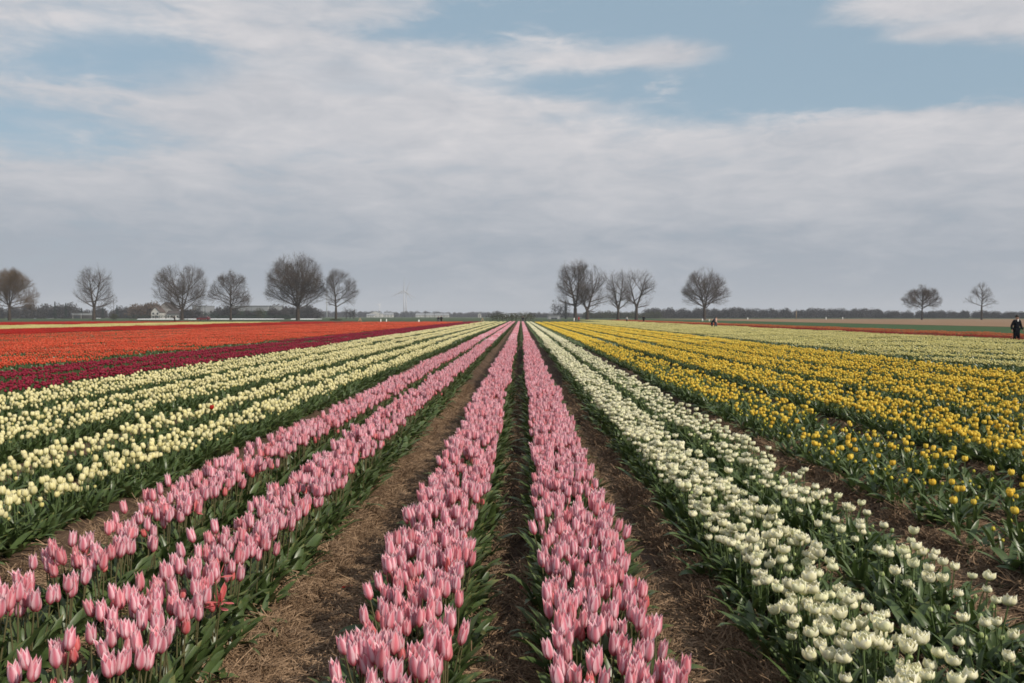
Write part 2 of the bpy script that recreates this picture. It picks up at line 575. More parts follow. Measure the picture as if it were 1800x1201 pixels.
for (x0, x1, Y, d, label) in ((238, 312, 470, 22, 'white foil strip in front of the house'), (330, 480, 480, 24, 'long white foil strip left of the largest tree'),
                              (510, 552, 480, 20, 'short white foil strip right of the largest tree'), (22, 152, 660, 22, 'far white foil strip behind the left meadow')):
    b = MB()
    for k in range(6):                     # low foil-covered ridges
        y0 = Y + k * d / 6
        xa, xb = gx(x0, Y), gx(x1, Y)
        b.add([(xa, y0, .06), (xb, y0, .06), (xa, y0 + 1.2, .38), (xb, y0 + 1.2, .38), (xa, y0 + 2.4, .06), (xb, y0 + 2.4, .06)],
              [(0, 1, 3, 2), (2, 3, 5, 4)])
    tag(b.obj('foil_strip', M_FOIL, smooth=False), label, kind='structure')

# ------------------------------------------------------------------ instancing for what nobody could count
def inst_group(name, col):
    g = bpy.data.node_groups.new(name, 'GeometryNodeTree')
    g.interface.new_socket('Geometry', in_out='INPUT', socket_type='NodeSocketGeometry')
    g.interface.new_socket('Geometry', in_out='OUTPUT', socket_type='NodeSocketGeometry')
    n = g.nodes
    gi, go = n.new('NodeGroupInput'), n.new('NodeGroupOutput')
    ci = n.new('GeometryNodeCollectionInfo')
    ci.inputs['Collection'].default_value = col
    ci.inputs['Separate Children'].default_value = True
    ci.inputs['Reset Children'].default_value = True
    ip = n.new('GeometryNodeInstanceOnPoints')
    ip.inputs['Pick Instance'].default_value = True

    def attr(nm, dt):
        a = n.new('GeometryNodeInputNamedAttribute')
        a.data_type = dt
        a.inputs['Name'].default_value = nm
        return a.outputs['Attribute']
    g.links.new(gi.outputs[0], ip.inputs['Points'])
    g.links.new(ci.outputs[0], ip.inputs['Instance'])
    g.links.new(attr('variant', 'INT'), ip.inputs['Instance Index'])
    e = n.new('FunctionNodeEulerToRotation')
    g.links.new(attr('turn', 'FLOAT_VECTOR'), e.inputs[0])
    g.links.new(e.outputs[0], ip.inputs['Rotation'])
    g.links.new(attr('size', 'FLOAT_VECTOR'), ip.inputs['Scale'])
    g.links.new(ip.outputs[0], go.inputs[0])
    return g


def source_collection(name, meshes):
    c = bpy.data.collections.new(name)
    for i, me in enumerate(meshes):
        c.objects.link(bpy.data.objects.new('%s_%03d' % (name, i), me))
    return c


def scatter(name, col, pts, var, turn, size, label, cat=None):
    me = bpy.data.meshes.new(name)
    n = len(pts)
    me.vertices.add(n)
    me.vertices.foreach_set('co', np.asarray(pts, dtype=np.float32).ravel())
    me.attributes.new('variant', 'INT', 'POINT').data.foreach_set('value', np.asarray(var, dtype=np.int32))
    me.attributes.new('turn', 'FLOAT_VECTOR', 'POINT').data.foreach_set('vector', np.asarray(turn, dtype=np.float32).ravel())
    size = np.asarray(size, dtype=np.float32)
    if size.ndim == 1:
        size = np.stack([size] * 3, -1)
    me.attributes.new('size', 'FLOAT_VECTOR', 'POINT').data.foreach_set('vector', size.ravel())
    o = bpy.data.objects.new(name, me)
    COL.objects.link(o)
    md = o.modifiers.new('scatter', 'NODES')
    md.node_group = inst_group(name, col)
    return tag(o, label, cat, None, 'stuff')


# ------------------------------------------------------------------ flower shapes
def lerp_prof(prof, t):
    return float(np.interp(t, [p[0] for p in prof], [p[1] for p in prof]))


def petal(mb, prof, h, half, phi, tip=1.8, tmid=0.4, ns=4, nt=6, curl=0.0, z0=0.0, rs=1.0, lean=(0, 0), mi=0, cup=0.0, wave=0.0):
    """one petal: a curved, tapering shell standing on a circle"""
    vs, uv, fs = [], [], []
    for j in range(nt + 1):
        t = j / nt
        if t < tmid:
            w = 0.45 + 0.55 * sin(pi / 2 * t / tmid)
        else:
            w = max(0.0, 1 - ((t - tmid) / (1 - tmid)) ** tip)
        r = lerp_prof(prof, t) * rs
        for i in range(ns + 1):
            s = -1 + 2 * i / ns
            a = phi + s * half * w
            rr = r * (1 + curl * s * s) + cup * (1 - s * s) * 0.004
            zz = z0 + h * (t - 0.05 * s * s * t) + wave * sin(3.1 * s + phi * 3) * t
            vs.append((rr * cos(a) + lean[0] * zz, rr * sin(a) + lean[1] * zz, zz))
            uv.append((0.5 + 0.5 * s, t))
    for j in range(nt):
        for i in range(ns):
            p = j * (ns + 1) + i
            fs.append((p, p + 1, p + ns + 2, p + ns + 1))
    mb.add(vs, fs, uv, mi)


def leaf(mb, phi, L, w, rise, droop, fold=0.35, nt=6, base=(0, 0, 0), mi=0, twist=0.0, z_min=0.0):
    """lance-shaped leaf that rises and arches outward, folded along its midrib"""
    p = Vector(base)
    ang = rise
    d = L / nt
    vs, uv, fs = [], [], []
    for j in range(nt + 1):
        t = j / nt
        ww = w * (0.55 + 0.9 * t) * (1 - t ** 2.2) if t < 1 else 0.0
        out = Vector((cos(phi), sin(phi), 0))
        side = Vector((-sin(phi), cos(phi), 0))
        side = (side + Vector((0, 0, twist * t))).normalized()
        up = Vector((-cos(phi) * sin(ang), -sin(phi) * sin(ang), cos(ang)))
        for k in (-1, 0, 1):
            q = p + side * (ww * k) + up * (abs(k) * ww * fold)
            vs.append((q.x, q.y, max(q.z, z_min)))
            uv.append((0.5 + 0.5 * k, t))
        p = p + (out * cos(ang) + Vector((0, 0, 1)) * sin(ang)) * d
        ang -= droop / nt * (0.4 + 1.2 * t)
    for j in range(nt):
        for k in range(2):
            a = j * 3 + k
            fs.append((a, a + 1, a + 4, a + 3))
    mb.add(vs, fs, uv, mi)


class Plant:
    """one tulip variant, as parts and as one merged mesh"""
    pass


def make_plant(kind, i, rnd):
    P = Plant()
    U = rnd.uniform
    lean = (U(-.08, .08), U(-.08, .08))
    mats = {}
    inner, outer = MB(), []
    P.desc = ''
    leafm = M_LEAF
    stemm = M_STEM
    if kind == 'pink':
        stemm = M_STEM_P
        H, h, r = U(.29, .36), U(.084, .102), U(.0180, .0218)
        fm = M_PINK
        prof = [(0, .28 * r), (.06, .62 * r), (.22, .98 * r), (.38, 1.0 * r), (.65, .92 * r), (.85, .86 * r), (1, U(.85, 1.10) * r)]
        P.desc = 'pale-edged pink tulip'
        half, tip = .98, 1.7
        if i in (3, 6):
            prof = [(0, .28 * r), (.06, .62 * r), (.22, .98 * r), (.40, 1.06 * r), (.65, 1.02 * r), (.85, 1.02 * r), (1, 1.22 * r)]
        if i in (8, 9):
            prof = prof[:4] + [(.65, 1.0 * r), (.85, 1.1 * r), (1, 1.6 * r)]
            P.desc = 'wide-open flared pink tulip'
        if i in (10, 11, 12):
            H, h, r, fm = U(.26, .30), U(.062, .072), .0165, M_SALMON
            prof = [(0, .3 * r), (.1, .8 * r), (.3, 1.0 * r), (.6, .92 * r), (.9, .62 * r), (1, .45 * r)]
            P.desc = 'small salmon red tulip bud'
            half = 1.05
        for k in range(3):
            petal(inner, prof, h * U(.94, 1.0), half * .95, 2 * pi * k / 3 + pi / 3, tip, .42, z0=H, rs=.90, curl=.02, cup=.3)
        for k in range(3):
            o = MB()
            petal(o, prof, h * U(.96, 1.04), half, 2 * pi * k / 3 + U(-.08, .08), tip, .42, z0=H, rs=1.03, curl=U(.0, .08), cup=.4, wave=U(-.002, .002))
            outer.append(o)
        if i == 13:      # blown flower, petals falling open round a yellow centre
            P.desc = 'blown pink tulip'
            inner, outer = MB(), []
            fm = M_SALMON
            pr2 = [(0, .004), (.2, .022), (.5, .045), (1, .075)]
            for k in range(3):
                o = MB()
                petal(o, pr2, .020 * U(-1, 1.4), .35, 2 * pi * k / 3 + .3, 1.8, .5, z0=H, cup=.0)
                outer.append(o)
            for k in range(3):
                petal(inner, [(0, .3 * r), (.3, .9 * r), (1, 1.5 * r)], h * .9, .7, 2 * pi * k / 3, 1.7, .42, z0=H)
    elif kind == 'white':
        H = U(.27, .33)
        fm = M_WHITE
        leafm = M_LEAF
        if i >= 9:
            fm, h, r = M_WBUD, U(.030, .038), U(.0115, .015)
            P.desc = 'small greenish white tulip bud'
            H = U(.21, .27)
            prof = [(0, .3 * r), (.12, .8 * r), (.4, 1.0 * r), (.75, .85 * r), (1, .35 * r)]
            for k in range(3):
                petal(inner, prof, h, 1.0, 2 * pi * k / 3 + pi / 3, 2.2, .45, 3, 5, z0=H, rs=.9)
            for k in range(3):
                o = MB()
                petal(o, prof, h, 1.0, 2 * pi * k / 3, 2.2, .45, 3, 5, z0=H, rs=1.03)
                outer.append(o)
        else:
            h, r = U(.044, .058), U(.0235, .0315)
            op = (U(.70, .82), U(.86, .98), U(1.0, 1.14))[i % 3]
            P.desc = 'full double white tulip'
            prof = [(0, .22 * r), (.08, .55 * r), (.25, .86 * r), (.5, 1.0 * r), (.8, 1.0 * r * op), (1, 1.02 * r * op)]
            pin = [(0, .2 * r), (.2, .55 * r), (.5, .72 * r), (.85, .66 * r), (1, .52 * r)]
            pcc = [(0, .15 * r), (.3, .34 * r), (.7, .36 * r), (1, .15 * r)]
            ni, no = (4, 5) if i % 3 else (5, 6)
            for k in range(ni):
                petal(inner, pin, h * U(.78, 1.02), .85, 2 * pi * k / ni + .6 + U(-.2, .2), 2.6, .5, 3, 4, z0=H, cup=.6, wave=U(-.002, .002))
            for k in range(3):
                petal(inner, pcc, h * U(.75, 1.0), .95, 2 * pi * k / 3 + U(-.2, .2), 2.6, .5, 3, 4, z0=H)
            for k in range(no):
                o = MB()
                fl = U(.92, 1.14)
                petal(o, [(a_, b_ * (1 + (fl - 1) * a_)) for a_, b_ in prof], h * U(.80, 1.10), U(.78, .95), 2 * pi * k / no + U(-.22, .22), U(2.0, 2.8), .55, 4, 6, z0=H, curl=U(-.06, .06),
                      cup=U(.4, 1.2), wave=U(-.004, .004), rs=U(.94, 1.10))
                outer.append(o)
    elif kind == 'cream':
        H, h, r = U(.29, .34), U(.060, .069), U(.0205, .0235)
        fm = M_CREAM
        P.desc = 'closed cream tulip'
        if i == 5:
            H, h, r, fm = U(.24, .28), .042, .0155, M_PALE
            P.desc = 'small greenish cream tulip bud'
        prof = [(0, .32 * r), (.08, .7 * r), (.28, 1.0 * r), (.55, 1.0 * r), (.82, .80 * r), (1, .50 * r)]
        for k in range(3):
            petal(inner, prof, h * .98, 1.0, 2 * pi * k / 3 + pi / 3, 2.4, .5, 4, 5, z0=H, rs=.92)
        for k in range(3):
            o = MB()
            petal(o, prof, h * U(.92, 1.02), 1.02, 2 * pi * k / 3 + U(-.1, .1), 2.4, .5, 4, 5, z0=H, rs=1.03, cup=.4)
            outer.append(o)
    elif kind in ('yellow', 'magenta', 'orange', 'red'):
        H, h, r = U(.23, .29), U(.050, .059), U(.0205, .0255)
        fm = {'yellow': M_YELLOW, 'magenta': M_MAGENTA, 'orange': M_ORANGE, 'red': M_RED}[kind]
        if kind != 'yellow':
            H, r = U(.30, .35), U(.022, .026)
        leafm = M_LEAF_Y if kind == 'yellow' else M_LEAF
        P.desc = {'yellow': 'round golden yellow tulip', 'magenta': 'dark magenta tulip', 'orange': 'orange red tulip', 'red': 'red tulip'}[kind]
        prof = [(0, .28 * r), (.08, .65 * r), (.28, .98 * r), (.6, 1.0 * r), (.85, .92 * r), (1, .78 * r)]
        if i >= 5 and kind == 'yellow':
            H, h, r, fm = U(.17, .23), .034, .0125, M_YBUD
            P.desc = 'small greenish yellow tulip bud'
            prof = [(0, .3 * r), (.12, .8 * r), (.4, 1.0 * r), (.75, .85 * r), (1, .35 * r)]
        for k in range(3):
            petal(inner, prof, h * U(.95, 1.03), .95, 2 * pi * k / 3 + pi / 3, 2.6, .5, 4, 5, z0=H, rs=.88)
        if i < 5:
            for k in range(3):
                petal(inner, [(0, .2 * r), (.5, .5 * r), (1, .3 * r)], h * .97, .9, 2 * pi * k / 3, 2.6, .5, 3, 4, z0=H)
        for k in range(3):
            o = MB()
            petal(o, prof, h * U(.9, 1.02), .98, 2 * pi * k / 3 + U(-.12, .12), 2.6, .5, 4, 5, z0=H, rs=1.03, cup=.4, wave=U(-.002, .002))
            outer.append(o)
    st = MB()
    pts = [(0, 0, -.03), (lean[0] * H * .2, lean[1] * H * .2, H * .35), (lean[0] * H * .55, lean[1] * H * .55, H * .7), (lean[0] * H, lean[1] * H, H + .003)]
    st.tube(pts, [.0045, .0042, .0038, .0036], 5, cap=False)
    # move the blossom onto the leaning stem top and tilt it with the stem
    def place(b):
        q = []
        for (x, y, z) in b.v:
            zz = z - H
            q.append((x + lean[0] * (H + zz * 1.3), y + lean[1] * (H + zz * 1.3), z))
        b.v = q
    for b in [inner] + outer:
        place(b)
    leaves = []
    a0 = U(0, 2 * pi)
    nl = 3
    for k in range(nl):
        b = MB()
        L = U(.20, .30) * (1.0 if kind in ('pink', 'cream') else .92)
        w = U(.022, .035) * (1.25 if k == 0 else .9) * (1.1 if kind == 'pink' else .8)
        leaf(b, a0 + 2.2 * k + U(-.4, .4), L, w, U(.85, 1.35), U(.4, 1.5), U(.25, .55), 6, (0, 0, .0 + .03 * k), twist=U(-.5, .5), z_min=-.05)
        leaves.append(b)
    P.stem, P.leaves, P.inner, P.outer = st, leaves, inner, outer
    full = MB()
    full.merge(st, 0)
    for b in leaves:
        full.merge(b, 1)
    full.merge(inner, 2)
    for b in outer:
        full.merge(b, 2)
    P.mats = [stemm, leafm, fm]
    P.full = full.mesh(kind + '_tulip', P.mats)
    P.me_stem = st.mesh('stem', stemm)
    P.me_leaves = [b.mesh('leaf', leafm) for b in leaves]
    P.me_inner = inner.mesh('blossom', fm)
    P.me_outer = [b.mesh('petal', fm) for b in outer]
    bl = MB()
    bl.merge(inner)
    for b in outer:
        bl.merge(b)
    P.me_blossom = bl.mesh('blossom', fm)
    P.H = H
    return P


PR = random.Random(11)
NV = {'pink': 14, 'white': 13, 'cream': 6, 'yellow': 8, 'magenta': 4}
PLANTS = {k: [make_plant(k, i, PR) for i in range(n)] for k, n in NV.items()}
# share of each variant
WT = {'pink': [.105] * 8 + [.025, .025, .04, .04, .03, .012], 'white': [.095] * 9 + [.045, .035, .035, .03],
      'cream': [.19, .19, .18, .18, .18, .08], 'yellow': [.15, .15, .15, .15, .14, .09, .09, .08], 'magenta': [.25] * 4}
GROUP = {'pink': 'pink tulips at the front of ', 'white': 'white double tulips at the front of ', 'cream': 'cream tulips at the front of ',
         'yellow': 'yellow tulips at the front of ', 'magenta': 'magenta tulips at the front of '}
NEAR_END = 46.0
CATS = 'tulip'


def density(kind, x, y, base):
    """blossoms come in denser and thinner stretches along a row"""
    k = vnoise(np.full_like(y, x * 3.1), y * 0.9, 21)
    f = (0.84 + 0.32 * k) if kind in ('white', 'pink') else (0.72 + 0.56 * k)
    if kind == 'pink' and x < -1:
        f = f * np.where(y < 5.5, 0.86, 1.0)
    if kind == 'yellow' and x < 4.6:
        f = f * np.clip(0.42 + (y - 7.0) / 16.0, 0.42, 1.0) * np.where(k < .30, .35, 1.0)
    if kind == 'white' and x > 2:
        f = f * np.clip(0.50 + (y - 4) / 14.0, 0.5, 1.0)
    return base * f


def row_points(row, y0, y1, seed):
    x0, hw, kind, dens, _ = row
    r = np.random.default_rng(seed)
    n = int((y1 - y0) * dens * 1.45)
    y = r.uniform(y0, y1, n)
    keep = r.uniform(0, dens * 1.45, n) < density(kind, x0, y, dens)
    y = y[keep]
    n = len(y)
    # two planted lines in a row plus scatter
    t = r.uniform(-1, 1, n)
    t = np.sign(t) * np.abs(t) ** 0.85
    x = x0 + hw * t * (1 + .12 * (vnoise(y * 1.7, y * 0 + x0 * 5, 9) - .5)) + .05 * (vnoise(y * 0.55, y * 0 + x0 * 7, 14) - .5) * 2
    # thin out overlaps a little: relax nothing, plants do crowd
    return x, y, t


ALL = {k: [] for k in NV}
for ri, row in enumerate(ROWS):
    kind = row[2]
    ystart = max(2.3, abs(row[0]) / 0.66 - 1.0)
    if ystart >= NEAR_END:
        continue
    x, y, t = row_points(row, ystart, NEAR_END, 100 + ri)
    n = len(x)
    r = np.random.default_rng(500 + ri)
    z = ground_z(x, y)
    v = r.choice(NV[kind], n, p=np.array(WT[kind]) / sum(WT[kind]))
    if kind == 'white' and row[0] > 2:      # outer white row: more buds
        sw = r.uniform(0, 1, n) < .30
        v = np.where(sw, r.integers(9, 13, n), v)
    if kind == 'yellow' and row[0] < 4.6:
        sw = (r.uniform(0, 1, n) < .40)
        v = np.where(sw, r.integers(5, 8, n), v)
    # clumps of taller and shorter plants; plants at the edge lean outward
    sc = .86 + .16 * vnoise(x * 3, y * 3, 31) + r.uniform(-.05, .10, n)
    if kind in ('white', 'yellow', 'cream'):
        sc = sc * r.uniform(.80, 1.08, n)
    rz = r.uniform(0, 2 * pi, n)
    tiltx = r.normal(0, .07, n)
    tilty = t * .07 + r.normal(0, .05, n)
    for k in range(n):
        ALL[kind].append((x[k], y[k], z[k] - .01, v[k], sc[k], tiltx[k], tilty[k], rz[k], ri))

MAXI = 300


def in_view(a, margin=0.0):
    x, y, z = a[:, 0], a[:, 1], a[:, 2]
    px = VPX + x / y * F
    py = HOR + (CAMH - (z + .38)) / y * F
    return (px > -10 + margin) & (px < 1810) & (py < 1205)


BANDS = ('at the very front', 'near the front', 'one step back', 'two steps back', 'three steps back')
NUM = ('', '', 'two', 'three', 'four', 'five', 'six', 'seven', 'eight', 'nine', 'ten')
ORD = ('first', 'second', 'third', 'fourth', 'fifth', 'sixth', 'seventh', 'eighth', 'ninth', 'tenth', 'eleventh', 'twelfth', 'thirteenth', 'fourteenth', 'fifteenth', 'sixteenth', 'seventeenth', 'eighteenth', 'nineteenth', 'twentieth')


def label_front(items):
    """labels for the plants at the front: look, size, side of the row, how far back; ties told apart by distance.
    items: (root, desc, row index, y, t across the row, size)"""
    by_row = {}
    for it in items:
        by_row.setdefault(it[2], []).append(it)
    bins = {}
    for ri, its in by_row.items():
        y0, y1 = min(i[3] for i in its), max(i[3] for i in its)
        for it in its:
            b = min(4, int((it[3] - y0) / max(1e-6, y1 - y0) * 5))
            side = 'left edge of' if it[4] < -.45 else ('right edge of' if it[4] > .45 else 'middle of')
            szw = 'tall ' if it[5] > .99 else ('short ' if it[5] < .90 else '')
            bins.setdefault('%s%s, %s %s, %s' % (szw if 'small' not in it[1] else '', it[1], side, ROWS[ri][4], BANDS[b]), []).append(it)
    for lab, its in bins.items():
        its.sort(key=lambda i: i[3])
        n = len(its)
        for k, it in enumerate(its):
            l_ = lab
            if n > 1:
                w = 'nearest' if k == 0 else ('farthest' if k == n - 1 else (ORD[k] if k < len(ORD) else 'later'))
                if n == 2 and k == 0: w = 'nearer'
                if n == 2 and k == 1: w = 'farther'
                l_ = lab + ', ' + w
                if len(l_.split()) <= 14 and n < len(NUM):
                    l_ += ' of ' + NUM[n]
            it[0]['label'] = l_[0].lower() + l_[1:]


TURN_MAT = {}
for kind, lst in ALL.items():
    a = np.array(lst)
    order = np.argsort(a[:, 1])
    a = a[order]
    vis = in_view(a)
    ind = np.where(vis)[0][:MAXI]
    mask = np.zeros(len(a), bool)
    mask[ind] = True
    ys_by_row = {}
    for k in ind:
        ys_by_row.setdefault(int(a[k, 8]), []).append(a[k, 1])
    protos = {}
    fronts = []
    for rank, k in enumerate(ind):
        x, y, z, v, sc, tx, ty, rz, ri = a[k]
        v, ri = int(v), int(ri)
        P = PLANTS[kind][v]
        detail = kind in ('pink', 'white') and rank < 110
        tiny = kind in ('magenta',)
        key = (v, detail)
        if key not in protos:
            if tiny:
                root = bpy.data.objects.new(kind + '_tulip', P.full)
                kids = []
            else:
                root = bpy.data.objects.new(('white_tulip' if kind == 'white' else kind + '_tulip'), None)
                root.empty_display_size = .05
                kids = [(bpy.data.objects.new('stem', P.me_stem), [])]
                for me in P.me_leaves:
                    kids.append((bpy.data.objects.new('leaf', me), []))
                if detail:
                    kids.append((bpy.data.objects.new('blossom', P.me_inner), [bpy.data.objects.new('petal', me) for me in P.me_outer]))
                else:
                    kids.append((bpy.data.objects.new('blossom', P.me_blossom), []))
            protos[key] = (root, kids)
            first = True
        else:
            first = False
        root0, kids0 = protos[key]
        if first:
            root = root0
            for c, subs in kids0:
                COL.objects.link(c)
                c.parent = root
                for s_ in subs:
                    COL.objects.link(s_)
                    s_.parent = c
        else:
            root = root0.copy()
            for c, subs in kids0:
                c2 = c.copy()
                c2.parent = root
                COL.objects.link(c2)
                for s_ in subs:
                    s2 = s_.copy()
                    s2.parent = c2
                    COL.objects.link(s2)
        COL.objects.link(root)
        root.location = (x, y, z)
        root.rotation_euler = (tx, ty, rz)
        root.rotation_mode = 'ZYX'
        root.scale = (sc, sc, sc)
        tag(root, P.desc, 'tulip', GROUP[kind] + 'the ' + ROWS[ri][4])
        fronts.append((root, P.desc, ri, y, (x - ROWS[ri][0]) / ROWS[ri][1], sc))
    label_front(fronts)
    rest = a[~mask]
    col = source_collection(kind + '_tulip_source', [p.full for p in PLANTS[kind]])
    # root rotation order ZYX (tilt applied in world axes after the turn): convert to XYZ euler
    turn = np.empty((len(rest), 3))
    for q in range(len(rest)):
        e = Euler((rest[q, 5], rest[q, 6], rest[q, 7]), 'ZYX').to_matrix().to_euler('XYZ')
        turn[q] = (e.x, e.y, e.z)
    ALL[kind] = (rest, turn, col)

# leaves of plants without a flower, along both flanks of the near rows
LEAFY = []
for i in range(6):
    for lm in (M_LEAF,):
        b = MB()
        a0 = PR.uniform(0, 6.28)
        for k in range(5):
            leaf(b, a0 + 1.26 * k + PR.uniform(-.3, .3), PR.uniform(.18, .30), PR.uniform(.022, .040), PR.uniform(.4, 1.2), PR.uniform(.4, 1.7),
                 PR.uniform(.2, .5), 6, (0, 0, -.01), twist=PR.uniform(-.6, .6), z_min=-.03)
        LEAFY.append(b.mesh('leafy_plant', lm))
pts, var, turn, size = [], [], [], []
for ri, row in enumerate(ROWS):
    x0, hw, kind, dens, _ = row
    if kind == 'magenta':
        continue
    ystart = max(2.3, abs(x0) / 0.66 - 1.0)
    r = np.random.default_rng(900 + ri)
    far = 24.0
    if ystart > far:
        continue
    per = {'pink': 28, 'white': 30, 'cream': 34, 'yellow': 26}[kind]
    n = int((far - ystart) * per)
    y = r.uniform(ystart, far, n)
    side = r.choice([-1, 1], n)
    x = x0 + side * r.uniform(hw * .5, hw + .07, n)
    if kind in ('white', 'yellow', 'cream'):
        mid = r.uniform(0, 1, n) < .4
        x = np.where(mid, x0 + r.uniform(-hw, hw, n), x)
    z = ground_z(x, y)
    for k in range(n):
        pts.append((x[k], y[k], z[k] - .005)); var.append(int(r.integers(0, 6)))
        turn.append((r.normal(0, .15), r.normal(0, .15), r.uniform(0, 6.28))); size.append(r.uniform(.7, 1.15))
scatter('tulip_leaves', source_collection('leafy_source', LEAFY), pts, var, turn, size, 'broad dark green tulip leaves along the flanks of the near rows')


# ------------------------------------------------------------------ distant rows: short lengths of planted row
def tiny_flower(b, x, y, z, h, r, u, mi):
    vs = [(x, y, z)]
    uv = [(u, .3)]
    for k in range(4):
        a = k * pi / 2 + u * 5
        vs.append((x + r * cos(a), y + r * sin(a), z + h * .42)); uv.append((u, .55))
    vs.append((x, y, z + h)); uv.append((u, .8))
    b.add(vs, [(0, 2, 1), (0, 3, 2), (0, 4, 3), (0, 1, 4), (1, 2, 5), (2, 3, 5), (3, 4, 5), (4, 1, 5)], uv, mi)


def tiny_leaf(b, x, y, z, phi, L, w, mi, rise=1.1):
    ca, sa = cos(phi), sin(phi)
    o = cos(rise) * L
    b.add([(x - sa * w, y + ca * w, z), (x + sa * w, y - ca * w, z), (x + ca * o * .6 + sa * w, y + sa * o * .6 - ca * w, z + sin(rise) * L * .7), (x + ca * o * 1.2, y + sa * o * 1.2, z + sin(rise) * L * .95)],
          [(0, 1, 2), (0, 2, 3)], [(0, 0), (1, 0), (1, .6), (.5, .8)], mi)


def row_patch(kind, length, hw, dens, r, H, h, rad, mats, lines=(0.0,), leafs=2.0, bud=0.0):
    b = MB()
    for lx in lines:
        n = int(length * dens)
        for k in range(n):
            x, y = lx + r.uniform(-hw, hw), r.uniform(-length / 2, length / 2)
            hh = H * r.uniform(.86, 1.1)
            tiny_flower(b, x, y, RIDGE + hh, h * r.uniform(.85, 1.15), rad * r.uniform(.85, 1.15), r.uniform(0, 1), 1 if r.uniform(0, 1) > bud else 0)
        for k in range(int(n * leafs)):
            x, y = lx + r.uniform(-hw - .04, hw + .04), r.uniform(-length / 2, length / 2)
            tiny_leaf(b, x, y, RIDGE - .03, r.uniform(0, 6.28), r.uniform(.20, .32), r.uniform(.02, .034), 0, r.uniform(.7, 1.35))
    return b.mesh(kind + '_patch', mats)


FARK = {'pink': (M_PINK, .33, .095, .024), 'white': (M_WHITE, .30, .058, .034), 'cream': (M_CREAM, .33, .062, .026), 'yellow': (M_YELLOW, .26, .058, .026),
        'magenta': (M_MAGENTA, .33, .056, .027), 'orange': (M_ORANGE, .33, .058, .029), 'red': (M_RED, .33, .058, .031), 'pale_yellow': (M_PALE, .30, .054, .031),
        'dull_red': (M_DRED, .30, .055, .029), 'dull_orange': (M_DORANGE, .30, .055, .029), 'sparse_orange': (M_ORANGE, .31, .056, .028)}
fr = np.random.default_rng(77)
FAR = {}
for kind in ('pink', 'white', 'cream', 'yellow', 'magenta'):
    mt, H, h, rad = FARK[kind]
    d = {'pink': 84, 'white': 66, 'cream': 52, 'yellow': 54, 'magenta': 52}[kind]
    hw = {'pink': .20, 'white': .22, 'cream': .16, 'yellow': .235, 'magenta': .26}[kind]
    FAR[kind] = [row_patch(kind, 1.0, hw, d, fr, H, h, rad, [M_LEAF, mt], leafs=1.6) for _ in range(6)]
for kind in ('orange', 'red', 'pale_yellow', 'dull_red', 'dull_orange', 'sparse_orange'):
    mt, H, h, rad = FARK[kind]
    FAR[kind] = [row_patch(kind, 2.0, .33, {'pale_yellow': 38, 'dull_red': 26, 'dull_orange': 26, 'sparse_orange': 26}.get(kind, 46), fr, H, h, rad, [M_LEAF, mt], lines=(-.45, .45), leafs=2.6 if kind in ('dull_red', 'dull_orange', 'sparse_orange') else 1.5) for _ in range(6)]

for kind in ('pink', 'white', 'cream', 'yellow', 'magenta'):
    rest, turn, col0 = ALL[kind]
    nv = NV[kind]
    for i, me in enumerate(FAR[kind]):
        col0.objects.link(bpy.data.objects.new('%s_tulip_source_%03d' % (kind, nv + i), me))
    pts = [tuple(p[:3]) for p in rest]
    var = [int(p[3]) for p in rest]
    trn = [tuple(t) for t in turn]
    siz = [(p[4],) * 3 for p in rest]
    r = np.random.default_rng(1234)
    for row in ROWS:
        if row[2] != kind:
            continue
        y = NEAR_END + .5
        while y < FIELD_END:
            if not (GAP0 < y < GAP1):
                pts.append((row[0] + r.normal(0, .015), y, 0.0))
                var.append(nv + int(r.integers(0, 6)))
                trn.append((0, 0, pi * int(r.integers(0, 2)) + r.normal(0, .02)))
                q = r.uniform(.94, 1.08)
                siz.append((1.0, 1.0, q))
            y += .98
    scatter(kind + '_tulips', col0, pts, var, trn, siz,
            {'pink': 'the four pink rows beyond the front plants, running to the far track', 'white': 'the two white rows beyond their front plants',
             'cream': 'the six cream rows left of the pink rows beyond their front plants', 'yellow': 'the yellow rows on the right beyond their front plants',
             'magenta': 'the dark magenta beds between the cream rows and the orange field'}[kind])

# wide blocks: bed after bed
BLOCKS = [('orange', -13.5, -24.6, 'orange'), ('sparse_orange', -24.8, -36.5, 'sparse_orange'), ('red', -37.4, -52.0, 'red'), ('pale_yellow', -53.5, -74, 'pale_yellow'), ('red', -75.5, -112, 'dark_red'),
          ('pale_yellow', 13.1, 27.5, 'pale_yellow_right'), ('dull_red', 28.7, 32.6, 'red_right'), ('dull_orange', 32.9, 39.0, 'orange_right')]
LBL = {'orange': 'dense salmon orange tulip beds next to the magenta beds on the left', 'sparse_orange': 'thinner orange tulip beds behind the dense ones on the left', 'red': 'bright red tulip strip beyond the orange field', 'pale_yellow': 'thin pale yellow tulip strip far left',
       'dark_red': 'dark red tulip strip far left behind the pale yellow one', 'pale_yellow_right': 'pale yellow tulip field right of the golden yellow rows',
       'red_right': 'narrow red tulip strip beyond the pale yellow field on the right', 'orange_right': 'narrow orange tulip strip along the wheat'}
NAME = {'orange': 'orange_tulips', 'sparse_orange': 'orange_tulips', 'red': 'red_tulips', 'pale_yellow': 'pale_yellow_tulips', 'dark_red': 'red_tulips', 'pale_yellow_right': 'pale_yellow_tulips',
        'red_right': 'red_tulips', 'orange_right': 'orange_tulips'}
